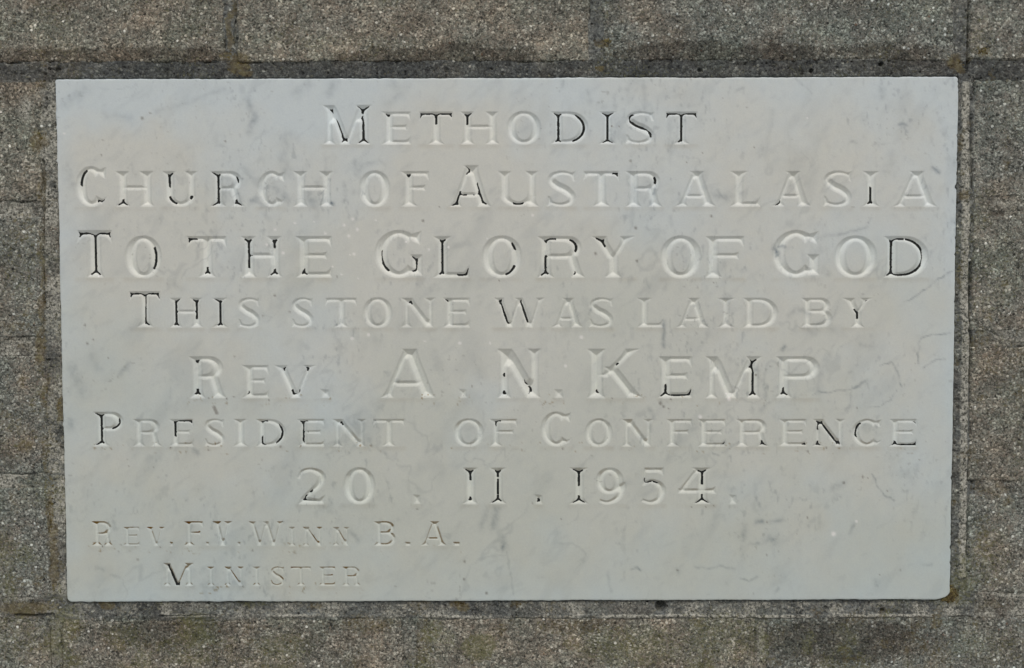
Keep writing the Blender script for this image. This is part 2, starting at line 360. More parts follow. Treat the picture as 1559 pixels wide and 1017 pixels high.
# ------------------------------------------------------------------ mortar
def mortar():
    stp = 1.25
    nu = int((WU1 - WU0) / stp); nv = int((WV1 - WV0) / stp)
    us = WU0 + np.arange(nu + 1) * stp; vsn = WV0 + np.arange(nv + 1) * stp
    # keep only cells not well inside a brick or the stone
    cu = us[:-1] + stp / 2; cv = vsn[:-1] + stp / 2
    keep = np.ones((nv, nu), bool)
    for (a, b, c, d, _) in cells + [(PU0, PU1, PV0, PV1, 0)]:
        iu = (cu > a + 9) & (cu < b - 9); iv = (cv > c + 9) & (cv < d - 9)
        keep[np.ix_(iv, iu)] = False
    p0 = w2p(cu, np.full_like(cu, CY), YM)[0]; q0 = w2p(np.full_like(cv, CX), cv, YM)[1]
    vis = np.ix_((q0 > -60) & (q0 < 1080), (p0 > -60) & (p0 < 1620))
    far = np.ones_like(keep); far[vis] = False
    keep &= ~far
    J, I = np.nonzero(keep); W = nu + 1
    Q = np.stack([J * W + I, (J + 1) * W + I, (J + 1) * W + I + 1, J * W + I + 1], -1)
    ids, Q = compact(None, Q)
    U = WU0 + (ids % W) * stp; V = WV0 + (ids // W) * stp
    px, py = w2p(U, V, YM)
    dep = fbm(U, V, 40, 3, 61) * 2.6 + fbm(U, V, 10, 4, 63) * 3.0 + np.maximum(0, fbm(U, V, 6, 3, 65) - .16) * 14 + fbm(U, V, 3.2, 2, 67) * 1.0
    # distance to the stone's outline: narrow open gap beside it
    du = np.maximum(PU0 - U, U - PU1); dv = np.maximum(PV0 - V, V - PV1); dd = np.where((du > 0) & (dv > 0), np.hypot(du, dv), np.maximum(du, dv))
    gap = 1 - sstep(0.8, 3.1 + 2.4 * fbm(U, V, 22, 3, 70), dd); dep += gap * 14
    # joint against bricks: concave tooling with a slightly open crack
    e = np.full(U.shape, 1e9)
    for (a, b, c, d, _) in cells:
        m = (U > a - 14) & (U < b + 14) & (V > c - 14) & (V < d + 14)
        if not m.any(): continue
        x = np.maximum(a - U[m], U[m] - b); y = np.maximum(c - V[m], V[m] - d)
        e[m] = np.minimum(e[m], np.where((x > 0) & (y > 0), np.hypot(x, y), np.maximum(x, y)))
    dep += sstep(-1.5, -7, e) * 7 + (1 - sstep(.5, 2.2, np.abs(e))) * (3.5 * sstep(.10, .24, fbm(U, V, 45, 3, 72)))
    # cracks and holes seen in the photograph
    jit = fbm(px, py, 12, 3, 75) * 4
    for pts, w, dp in [([(1475, -60), (1475, 25), (1474, 60), (1474, 88), (1472, 106)], 1.7, 12), ([(358, -60), (359, 25), (358, 70)], 2.0, 6), ([(896, -60), (897, 28)], 1.6, 6), ([(66, 245), (67, 320), (65, 400), (67, 470)], 1.6, 7), ([(1479, 180), (1480, 290)], 1.4, 5),
                       ([(1477, 400), (1476, 470), (1479, 560), (1478, 640), (1480, 735)], 1.6, 7), ([(25, 937), (60, 938), (80, 936)], 2.0, 7), ([(245, 938), (330, 936)], 1.4, 5)]:
        d = seg_dist(px + jit * .5, py + jit * .4, pts); dep += (1 - sstep(w * .5, w * 1.4, d)) * dp
    for x, y, r, dp in [(1006, 923, 8.0, 24), (88, 106, 4, 7), (76, 105, 2, 5), (1342, 98, 3.6, 9), (1236, 108, 3.5, 8), (316, 918, 2.5, 7), (1343, 929, 3.2, 8), (1258, 926, 3, 7), (1495, 83, 2.5, 6), (70, 150, 3, 6), (50, 162, 2.4, 5), (82, 285, 2, 5), (1065, 107, 3, 6), (680, 107, 4, 4)]:
        d = np.hypot((px - x) + jit * .8, (py - y) + jit * .6) ; dep += (1 - sstep(r * .6, r * 1.15, d)) * dp
    # the bed joint over the stone and the lower edge of the bed below it
    m, d, p, a = stains(px, py)
    topb = sstep(86, 93, py) * (1 - sstep(119, 126, py)); d = np.maximum(d, topb * (0.72 + .6 * fbm(px, py, 60, 3, 77)))
    hj = (np.abs(px - 1464) < 12) & (py < 100); d = np.where(hj, np.maximum(d, .3), d)
    side = ((px < 100) & (py > 125) & (py < 905)); d = np.where(side, np.maximum(d, .30 + 1.7 * fbm(px, py, 24, 4, 79)), d); p = np.where(side, np.maximum(p, .42 + 1.9 * fbm(px, py, 20, 4, 81)), p)
    line = [(1470, 130), (1469, 250), (1470, 330), (1467, 420), (1468, 480), (1470, 520), (1467, 640), (1466, 740), (1464, 880)]
    ds = seg_dist(px + jit * .5, py, line); strip = (1 - sstep(3.6, 7.5, ds)) * (py > 120) * (py < 880)
    p = np.maximum(p, strip * (1.1 + 1.3 * fbm(px, py, 14, 4, 83))); dep -= strip * 2.2
    rs_ = (px > 1446) & (px < 1484) & (py > 120) & (py < 905); d = np.where(rs_ & (strip < .3), np.maximum(d, .32 + .8 * fbm(px, py, 18, 3, 85)), d)
    low = [(100, 938), (250, 937), (330, 936), (420, 938), (600, 937), (760, 940), (1040, 937), (1150, 939), (1300, 937), (1420, 937)]
    dl = seg_dist(px, py + jit * .5, low); lw = (1 - sstep(1.2, 3.4, dl)) * sstep(-.12, .1, fbm(px, py, 90, 3, 87)); p = np.maximum(p, lw * 1.0); dep -= lw * 2.0
    under = sstep(912, 915, py) * (1 - sstep(917, 921, py)); d = np.maximum(d, under * .45)  # thin shade below the stone's edge, put into the mortar colour
    lowb = sstep(914, 918, py) * (1 - sstep(938, 943, py)); d = np.maximum(d, lowb * (.28 + 1.6 * fbm(px, py, 34, 4, 89))); p = np.maximum(p, lowb * (.28 + 1.6 * fbm(px, py, 26, 4, 91)))
    sand = np.clip(sstep(936, 946, py) * .85 + side * .35 + (px > 1484) * .6 * (py > 125) + (px < 66) * .6 * (py > 125) + .28 + fbm(px, py, 30, 3, 95), 0, 1)
    P = world(U, V, YM + dep * S)
    org = world(CX, (PV0 + PV1) / 2, WALL_T / 2)
    me = mesh('mortar', P, Q, org, {'algae': a, 'sand': sand}, {'stain': np.clip(np.stack([m, d * (1 - .7 * strip), p], -1), 0, 1.5)})
    place('mortar', me, M_MORTAR, wall, tuple(org))
    # plain bed behind everything, so the joints outside the picture are filled as well
    yb = YM + 0.0110
    def ring(a0, a1, b0, b1): return [world(a0, b0, yb), world(a1, b0, yb), world(a1, b1, yb), world(a0, b1, yb)]
    i0, i1, j0, j1 = PU0 + 12, PU1 - 12, PV0 + 12, PV1 - 12
    vv = ring(WU0, WU1, WV0, WV1) + ring(i0, i1, j0, j1)
    qq = [(0, 4, 5, 1), (1, 5, 6, 2), (2, 6, 7, 3), (3, 7, 4, 0)]
    me = mesh('mortar_core', np.array([list(x) for x in vv]), qq, org, {'algae': np.zeros(8), 'sand': np.full(8, .5)}, {'stain': np.zeros((8, 3))}, smooth=False)
    place('mortar_core', me, M_MORTAR, wall, tuple(org))
mortar()

# wall below and above the modelled courses, down to the ground (outside the picture): plain coursed bricks
def plain_courses():
    v = WV1 + 10; k = 0; proto = None
    vend = CY + ZC / S
    bh = 186
    pv = world(np.array([0, 536, 536, 0, 0, 536, 536, 0]), np.array([0, 0, bh, bh, 0, 0, bh, bh]), np.array([YB] * 4 + [WALL_T] * 4))
    org = world(268, bh / 2, WALL_T / 2)
    me = mesh('brick', pv, [(0, 3, 2, 1), (0, 1, 5, 4), (1, 2, 6, 5), (2, 3, 7, 6), (3, 0, 4, 7)], org, {'algae': np.zeros(8), 'sand': np.full(8, .5)}, {'stain': np.zeros((8, 3))}, smooth=False)
    me.materials.append(M_BRICK)
    while v < vend + 100:
        for j in range(4):
            o = bpy.data.objects.new('brick', me); col.objects.link(o); o.parent = wall
            c = world(WU0 + 268 + j * 558 + (k % 2) * 279, v + bh / 2, WALL_T / 2)
            o.location = Vector(c) - wall.location
        v += 208; k += 1
    yb = YM + 0.001
    vv = [world(WU0, WV1, yb), world(WU1, WV1, yb), world(WU1, vend + 100, yb), world(WU0, vend + 100, yb)]
    me2 = mesh('mortar_bed', np.array([list(x) for x in vv]), [(0, 3, 2, 1)], (0, 0, 0), {'algae': np.zeros(4), 'sand': np.full(4, .5)}, {'stain': np.zeros((4, 3))}, smooth=False)
    place('mortar_bed', me2, M_MORTAR, wall, (0, 0, 0))
plain_courses()

# ------------------------------------------------------------------ letter shapes
def P_(*pts): return [np.array(pts, float)]
def curve(pts, n=8):
    """Catmull-Rom through points (any width)"""
    p = np.array(pts, float); p = np.vstack([2 * p[0] - p[1], p, 2 * p[-1] - p[-2]]); out = []
    for i in range(1, len(p) - 2):
        for t in np.linspace(0, 1, n, endpoint=False):
            a, b, c, d = p[i - 1], p[i], p[i + 1], p[i + 2]
            out.append(0.5 * (2 * b + (c - a) * t + (2 * a - 5 * b + 4 * c - d) * t * t + (3 * b - a - 3 * c + d) * t ** 3))
    out.append(p[-2]); return np.array(out)
def ribbon(pts):
    """pts: rows x, y, half width -> closed polygon"""
    p = np.array(pts, float); t = np.gradient(p[:, :2], axis=0); t /= np.linalg.norm(t, axis=1)[:, None] + 1e-9
    n = np.stack([-t[:, 1], t[:, 0]], 1) * p[:, 2:3]
    return [np.vstack([p[:, :2] + n, (p[:, :2] - n)[::-1]])]
def leg(xt, yt, xb, yb, a, top=None, bot=None, f=9.0):
    """near-vertical stroke with horizontal half width a; top / bot = (left, right) reach of the wedge serif or None"""
    def cx(y): return xt + (xb - xt) * (y - yt) / (yb - yt)
    L, R = [], []
    ts = np.linspace(0, 1, 7)
    if top: 
        for t in ts: y = yt + f * t; k = (1 - t) ** 2.1; L.append((cx(y) - a - (top[0] - a) * k, y)); R.append((cx(y) + a + (top[1] - a) * k, y))
    else: L.append((xt - a, yt)); R.append((xt + a, yt))
    if bot:
        for t in ts[::-1]: y = yb - f * t; k = (1 - t) ** 2.1; L.append((cx(y) - a - (bot[0] - a) * k, y)); R.append((cx(y) + a + (bot[1] - a) * k, y))
    else: L.append((xb - a, yb)); R.append((xb + a, yb))
    return [np.array(L + R[::-1], float)]
def hbar(x0, x1, y, b, end=None, start=None, f=8.0):
    """horizontal thin stroke; end = (up, down) reach of its serif at x1, start at x0"""
    T, B = [], []; ts = np.linspace(0, 1, 6)
    if start:
        for t in ts: x = x0 + f * t; k = (1 - t) ** 1.8; T.append((x, y - b - max(0, start[0] - b) * k)); B.append((x, y + b + max(0, start[1] - b) * k))
    else: T.append((x0, y - b)); B.append((x0, y + b))
    if end:
        for t in ts[::-1]: x = x1 - f * t; k = (1 - t) ** 1.8; T.append((x, y - b - max(0, end[0] - b) * k)); B.append((x, y + b + max(0, end[1] - b) * k))
    else: T.append((x1, y - b)); B.append((x1, y + b))
    return [np.array(T + B[::-1], float)]
def ell(cx, cy, rx, ry, p=2.15, n=56):
    t = np.linspace(0, 2 * np.pi, n, endpoint=False); c, s = np.cos(t), np.sin(t)
    return np.stack([cx + rx * np.sign(c) * np.abs(c) ** (2 / p), cy + ry * np.sign(s) * np.abs(s) ** (2 / p)], 1)
def bowl(xs, x1, y0, y1, a, b):
    """D-shaped ring hung on a stem whose centre is xs"""
    def d(xr, t, m):
        r = (m - t) / 2; k = min(xr - xs - 1, r * 1.15); th = np.linspace(-np.pi / 2, np.pi / 2, 18)
        return np.vstack([[(xs, t)], np.stack([xr - k + k * np.cos(th), (t + m) / 2 + r * np.sin(th)], 1), [(xs, m)]])
    return [d(x1, y0, y1), d(x1 - 2 * a, y0 + 2 * b, y1 - 2 * b)]
def arcring(cx, cy, rx, ry, a, b, t0, t1, n=40):
    """part of a ring, angles in degrees clockwise from the right (y down)"""
    t = np.radians(np.linspace(t0, t1, n)); w = b + (a - b) * np.abs(np.cos(t)) ** 1.3
    return ribbon(np.stack([cx + (rx - w) * np.cos(t), cy + (ry - w) * np.sin(t), w], 1))

def glyph(ch, x0, x1, y0, y1, thin=1.0):
    H = y1 - y0; W = x1 - x0
    a = 0.138 * H * thin; b = 0.070 * H * thin; f = 0.20 * H; sv = min(0.29 * H, 15)
    e = 0.17 * H      # reach of arm serifs
    m = (x0 + x1) / 2; ym = (y0 + y1) / 2
    o = []
    if ch == 'I' or ch == '1': s = W / 2; o += [leg(m, y0, m, y1, a, (s, s), (s, s), f)]
    elif ch == 'T':
        o += [hbar(x0, x1, y0 + b, b, (b, e + b), (b, e + b), e), leg(m, y0, m, y1, a, None, (sv * .95, sv * .95), f)]
    elif ch in 'EF':
        xs = x0 + sv * .85
        o += [leg(xs, y0, xs, y1, a, (sv * .85, sv * .6), (sv * .85, sv * (.6 if ch == 'E' else 1)), f), hbar(xs, x1, y0 + b, b, (b, e + b), None, e), hbar(xs, x1 - W * .13, y0 + H * .47, b * .9, (e * .6, e * .6), None, e * .8)]
        if ch == 'E': o += [hbar(xs, x1, y1 - b, b, (e + b, b), None, e)]
    elif ch == 'L':
        xs = x0 + sv; o += [leg(xs, y0, xs, y1, a, (sv, sv), (sv, sv * .6), f), hbar(xs, x1, y1 - b, b, (e * 1.25 + b, b), None, e)]
    elif ch == 'H':
        xl, xr = x0 + sv * .8, x1 - sv * .8; s = sv * .8
        o += [leg(xl, y0, xl, y1, a, (s, s), (s, s), f), leg(xr, y0, xr, y1, a, (s, s), (s, s), f), hbar(xl, xr, y0 + H * .47, b)]
    elif ch in 'O0':
        rx, ry = W / 2, H / 2; o += [[ell(m, ym, rx, ry + .5), ell(m, ym, rx - 2.15 * a, ry - 2 * b)]]
    elif ch in 'CG':
        yy = ym
        o += [arcring(m, yy, W / 2 * 1.02, H / 2, a * 1.05, b, -48, -312 if ch == 'G' else -315)]
        tx, ty = m + W / 2 * .62, yy - H / 2 * .62
        o += [P_((tx - a * .9, ty - H * .08), (x1 - W * .02, ty - H * .17), (x1 - W * .05, ty + H * .12), (tx - a * .1, ty + H * .05))]
        if ch == 'G':
            xs = x1 - sv * .62; o += [leg(xs, y0 + H * .51, xs, y1 - H * .05, a * .9, (sv * .72, sv * .62), None, f * .8)]
        else:
            tx, ty = m + W / 2 * .62, yy + H / 2 * .66
            o += [P_((tx - a * .6, ty + H * .05), (x1 - W * .0, ty - H * .10), (x1 - W * .08, ty + H * .03), (tx, ty + H * .11))]
    elif ch == 'D':
        xs = x0 + sv * .85; o += [leg(xs, y0, xs, y1, a, (sv * .85, sv * .5), (sv * .85, sv * .5), f), bowl(xs, x1, y0, y1, a * 1.05, b)]
    elif ch in 'PRB':
        xs = x0 + sv * .9; yb = y0 + H * (.56 if ch != 'B' else .52)
        xr = x1 - (W * .07 if ch == 'R' else (W * .06 if ch == 'B' else 0))
        o += [leg(xs, y0, xs, y1, a, (sv * .9, sv * .5), (sv * .9, sv * (.9 if ch != 'B' else .5)), f), bowl(xs, xr, y0, yb, a, b)]
        if ch == 'R':
            o += [leg(xr - a * 1.9, yb - b * 1.5, x1 - sv * .72, y1, a * .95, None, (sv * .75, sv * .75), f)]
        if ch == 'B': o += [bowl(xs, x1, yb - 2 * b, y1, a, b)]
    elif ch == 'A':
        xa = m + W * .03; s = sv * .72
        o += [leg(xa - a * .25, y0, x0 + s * 1.05, y1, b * 1.15, None, (s, s), f), leg(xa, y0, x1 - s * 1.1, y1, a, (s * 1.15, s * 1.15), (s, s * 1.05), f), hbar(x0 + W * .29, x1 - W * .3, y0 + H * .71, b * .9)]
    elif ch == 'V':
        s = sv * .8; o += [leg(x0 + s, y0, m, y1, a, (s, s), None, f), leg(x1 - s, y0, m + a * .3, y1, b * 1.2, (s, s), None, f), P_((m - a * 1.5, y1), (m + a * 1.5, y1), (m, y1 - H * .2))]
    elif ch == 'W':
        s = sv * .62; xl, xr = x0 + W * .31, x1 - W * .31
        o += [leg(x0 + s, y0, xl, y1, a * .9, (s, s), None, f), leg(m, y0, xl + a * .3, y1, b * 1.1, None, None, f), leg(m, y0, xr, y1, a * .9, (s * 1.1, s * .6), None, f), leg(x1 - s, y0, xr + a * .3, y1, b * 1.1, (s, s), None, f)]
    elif ch == 'Y':
        s = sv * .85; o += [leg(x0 + s, y0, m, y0 + H * .56, a, (s, s), None, f), leg(x1 - s, y0, m, y0 + H * .56, b * 1.2, (s, s), None, f), leg(m, y0 + H * .47, m, y1, a, None, (sv * .9, sv * .9), f)]
    elif ch == 'N':
        s = sv * .75; xl, xr = x0 + s, x1 - s; b = max(b, .07 * H); a = a if thin == 1 else a * .78
        o += [leg(xl, y0, xl, y1, b * 1.35, (s, s * .5), (s, s), f), leg(xr, y0, xr, y1, b * 1.35, (s, s), None, f), leg(xl + a * .2, y0, xr - a * .1, y1, a * 1.1, (s * .7, s * .9), None, f)]
    elif ch == 'M':
        b = max(b, .066 * H); s = sv * .7; xl, xr = x0 + s, x1 - sv * .98; mm = x0 + W * .46
        o += [leg(xl, y0, xl, y1, b * 1.25, (s, s * .5), (s, s), f), leg(xr, y0, xr, y1, a, (s * 1.1, sv * .98), (s, s * 1.1), f), leg(xl + a * .3, y0, mm, y1, a, (s * .6, s * .6), None, f), leg(xr - a * .3, y0, mm + a * .2, y1, b * 1.1, None, None, f)]
    elif ch == 'K':
        xs = x0 + sv; s = sv * .8; jx = x0 + W * .55
        o += [leg(xs, y0, xs, y1, a, (sv, sv), (sv, sv), f), leg(x1 - s * 1.4, y0, xs + a, y0 + H * .58, b * 1.4, (s, s), None, f), leg(xs + a * 2.0, y0 + H * .36, x1 - s * 1.1, y1, a, None, (s, s * 1.1), f)]
    elif ch in 'Uu':
        s = sv * .75; xl, xr = x0 + s, x1 - s; yc = y1 - H * .34
        o += [leg(xl, y0, xl, yc + 2, a, (s, s), None, f), leg(xr, y0, xr, (yc + 2 if ch == 'U' else y1), a * .85, (s, s), (None if ch == 'U' else (a, s)), f)]
        t = np.radians(np.linspace(180, 0, 24)); w = b + (a - b) * np.abs(np.cos(t)) ** 1.6; cxm = (xl + xr) / 2; rx = (xr - xl) / 2 + a
        o += [ribbon(np.stack([cxm + (rx - w) * np.cos(t), yc + (H * .34 - w) * np.sin(t), w], 1))]
    elif ch == 'S':
        k = [(.90, .24, .05), (.80, .10, .055), (.50, .055, .06), (.22, .13, .085), (.17, .27, .115), (.36, .42, .125), (.64, .54, .13), (.83, .70, .115), (.78, .87, .085), (.50, .945, .06), (.20, .90, .055), (.08, .77, .05)]
        o += [ribbon(curve([(x0 + W * x, y0 + H * y, H * w * thin) for x, y, w in k]))]
        o += [P_((x0 + W * .74, y0 + H * .08), (x0 + W * .97, y0 + H * .0), (x0 + W * .95, y0 + H * .30), (x0 + W * .86, y0 + H * .28)),
              P_((x0 + W * .26, y1 - H * .08), (x0 + W * .02, y1 - H * .0), (x0 + W * .02, y1 - H * .31), (x0 + W * .12, y1 - H * .29))]
    elif ch == '2':
        k = [(.06, .30, .05), (.18, .12, .06), (.48, .06, .062), (.80, .16, .10), (.86, .32, .12), (.70, .52, .10), (.38, .72, .07), (.12, .90, .055)]
        o += [ribbon(curve([(x0 + W * x, y0 + H * y, H * w) for x, y, w in k]))]
        o += [P_((x0, y1), (x0 + W * .12, y1 - H * .16), (x0 + W * .34, y1 - H * .20), (x0 + W * .75, y1 - H * .15), (x1, y1 - H * .27), (x1 - W * .05, y1))]
    elif ch == '9':
        o += [[ell(m - W * .03, y0 + H * .36, W * .44, H * .36), ell(m - W * .03, y0 + H * .36, W * .44 - 2 * a * .95, H * .36 - 2 * b)]]
        k = [(.84, .40, .12), (.86, .58, .115), (.72, .82, .09), (.42, .945, .058), (.14, .89, .05)]
        o += [ribbon(curve([(x0 + W * x, y0 + H * y, H * w) for x, y, w in k]))]
    elif ch == '5':
        o += [hbar(x0 + W * .20, x1 - W * .06, y0 + b, b, (b, e), None, e), P_((x0 + W * .16, y0), (x0 + W * .28, y0), (x0 + W * .24, y0 + H * .46), (x0 + W * .08, y0 + H * .50))]
        k = [(.12, .46, .05), (.45, .37, .062), (.78, .48, .10), (.86, .66, .125), (.72, .87, .09), (.42, .945, .06), (.08, .88, .05)]
        o += [ribbon(curve([(x0 + W * x, y0 + H * y, H * w) for x, y, w in k]))]
    elif ch == '4':
        xs = x0 + W * .64
        o += [leg(xs, y0, xs, y1, a, (W * .32, W * .26), (W * .26, W * .26), f), leg(xs - W * .1, y0 + 1, x0 + W * .07, y0 + H * .66, b * 1.2, None, None), hbar(x0, x1, y0 + H * .64, b, (e * .8, e * .5), None, e)]
    elif ch == '.':
        o += [P_((m - W * .5, y0), (m + W * .42, y0 + H * .08), (m + W * .5, y1), (m - W * .4, y1))]
    return o

LINES = [  # (cap top, small top, base), [(char, x0, x1[, 1 = tall cap])...]
 ((160, 170, 219.5), 'M490-568c E580-626 T638-690 H700-761 O771-824 D838-896 I910-940 S951-998 T1013-1062'),
 ((253.5, 260.5, 314.5), 'C114-164c H174-236 U246-303 R318-373 C391-436 H445-509 O546-595 F609-654 A681-749t u757-821 S832-878 T888-943 R951-1009 A1026-1091 L1110-1158 A1174-1236 S1253-1298 I1312-1340 A1358-1428'),
 ((350.5, 359.5, 422.5), 'T117-172c O189-247 T284-346 H366-430 E449-506 G570-644c L658-715 O733-795 R817-891 Y899-968 O1005-1068 F1073-1133 G1176-1248c O1270-1335 D1345-1414'),
 ((443.5, 453.5, 498.5), 'T196-245c H257-310 I321-349 S361-397 S443-478 T495-544 O552-598 N609-665 E673-716 W751-831 A838-889 S896-935 L968-1010 A1027-1081 I1089-1121 D1130-1185 B1218-1267 Y1281-1330'),
 ((542.5, 556, 606), 'R286-345c E367-410 V416-484 .487-503 A577-664u .698-712 N756-825u .843-858 K893-980u E1001-1054c M1073-1161c P1180-1248c'),
 ((627, 638, 679.5), 'P140-189c R200-247 E256-295 S310-343 I353-379 D388-436 E451-495 N504-560 T567-617 O690-737 F744-788 C823-871c O890-933 N945-996 F1013-1054 E1061-1105 R1119-1171 E1185-1228 N1236-1288 C1297-1343 E1353-1396'),
 ((712, 712, 767.5), '2452-496 0522-572 .628-641 1703-729 1744-772 .813-827 1865-898 9905-954 5974-1013 41032-1090 .1109-1122'),
 ((794, 802.5, 831), 'R137-173c E186-213 V221-254 .258-264 F278-310c .313-319 V321-357c .361-367 W377-434c I438-451 N459-493 N505-534 B567-603c .616-626 A638-682c .689-701'),
 ((857.5, 863, 892), 'M247-298c I313-329 N340-373 I382-399 S411-434 T442-474 E484-511 R519-550'),
]

# ------------------------------------------------------------------ the stone: height field of the V-cut letters
NXC = int(round((PU1 - PU0) / 2)); NYC = int(round((PV1 - PV0) / 2))
DU = (PU1 - PU0) / NXC; DV = (PV1 - PV0) / NYC; SUB = 4
fu, fv = DU / SUB, DV / SUB
NX, NY = NXC * SUB, NYC * SUB
Hf = np.zeros((NY + 1, NX + 1), np.float32)
LID = np.zeros((NY, NX), np.int16)
letters = []
def inside(prim, x, y):
    r = np.zeros(x.shape, bool)
    for c in prim:
        x0, y0 = c[:, 0], c[:, 1]; xb, yb = np.roll(x0, -1), np.roll(y0, -1)
        for i in range(len(c)):
            if y0[i] == yb[i]: continue
            cr = ((y0[i] > y) != (yb[i] > y)) & (x < (xb[i] - x0[i]) * (y - y0[i]) / (yb[i] - y0[i]) + x0[i]); r ^= cr
    return r
def outline(prim):
    P, N = [], []
    for c in prim:
        d = np.roll(c, -1, 0) - c; L = np.hypot(d[:, 0], d[:, 1])
        for i in range(len(c)):
            if L[i] < 1e-6: continue
            n = max(1, int(L[i] / 0.5)); t = (np.arange(n) / n)[:, None]
            P.append(c[i] + d[i] * t); N.append(np.repeat([[d[i][1] / L[i], -d[i][0] / L[i]]], n, 0))
    return np.vstack(P), np.vstack(N)
def carve(prims, slope, lid, maxd=99):
    allp = np.vstack([c for pr in prims for c in pr])
    i0 = int((allp[:, 0].min() - PU0) / fu) - 3; i1 = int((allp[:, 0].max() - PU0) / fu) + 4
    j0 = int((allp[:, 1].min() - PV0) / fv) - 3; j1 = int((allp[:, 1].max() - PV0) / fv) + 4
    us = PU0 + np.arange(i0, i1) * fu; vs_ = PV0 + np.arange(j0, j1) * fv
    X, Y = np.meshgrid(us, vs_)
    ins = np.zeros(X.shape, bool)
    for pr in prims: ins |= inside(pr, X, Y)
    pts = []
    for k, pr in enumerate(prims):
        P, N = outline(pr)
        ok = np.ones(len(P), bool)
        for sgn in (1, -1):
            Q = P + N * sgn * 0.12; any_in = np.zeros(len(P), bool)
            for q, pr2 in enumerate(prims): any_in |= inside(pr2, Q[:, 0], Q[:, 1])
            if sgn == 1: A1 = any_in
            else: A2 = any_in
        ok = ~(A1 & A2)          # covered on both sides: not an outline of the union
        pts.append(P[ok])
    B = np.vstack(pts).astype(np.float32); c0 = B.mean(0)
    A = (np.stack([X[ins], Y[ins]], 1) - c0).astype(np.float32); B = B - c0
    d2 = np.empty(len(A), np.float32); b2 = (B ** 2).sum(1)
    for s in range(0, len(A), 4000):
        a = A[s:s + 4000]; d2[s:s + 4000] = (b2[None, :] - 2 * a @ B.T).min(1) + (a ** 2).sum(1)
    h = np.zeros(X.shape, np.float32); h[ins] = np.minimum(np.sqrt(np.maximum(d2, 0)), maxd) * slope
    h = blur(h, 1.25)
    h[h < 0.05] = 0
    sub = Hf[j0:j1, i0:i1]; hs = np.maximum(sub, h); Hf[j0:j1, i0:i1] = hs
    cellm = (h[:-1, :-1] > 0) | (h[1:, :-1] > 0) | (h[:-1, 1:] > 0) | (h[1:, 1:] > 0)
    L = LID[j0:j1 - 1, i0:i1 - 1]; L[cellm & (L == 0)] = lid

import re
lid = 0; BASES = []
rsl = np.random.RandomState(8)
for li, ((yc, ys, yb), txt) in enumerate(LINES):
    for tok in txt.split():
        ch = tok[0]; mo = re.match(r'(\d+)-(\d+)([ctu]?)$', tok[1:]); xa, xb, fl = int(mo[1]), int(mo[2]), mo[3]
        yt = yc if fl == 'c' else (251.5 if fl == 't' else (531 if fl == 'u' else ys))
        tall = yb - yt
        if ch == '.': yt = yb - {0: 14, 1: 14, 4: 14, 6: 15, 7: 6}.get(li, 12)
        yb2 = yb + rsl.uniform(-.5, .5)
        u0, v0 = p2w(xa, yt); u1, v1 = p2w(xb, yb2)
        if ch in 'OCGS' : v0 -= .4; v1 += .4
        shallow = li >= 7
        pr = glyph(ch, float(u0), float(u1), float(v0), float(v1), 0.76 if shallow else 1.0)
        lid += 1; letters.append((ch, li, (u0, u1, v0, v1)))
        carve(pr, 0.46 if shallow else (0.34 if ch == '.' else 0.45), lid, 99)
        if li >= 0: BASES.append((xa, xb, yb, li))
print('letters', lid)

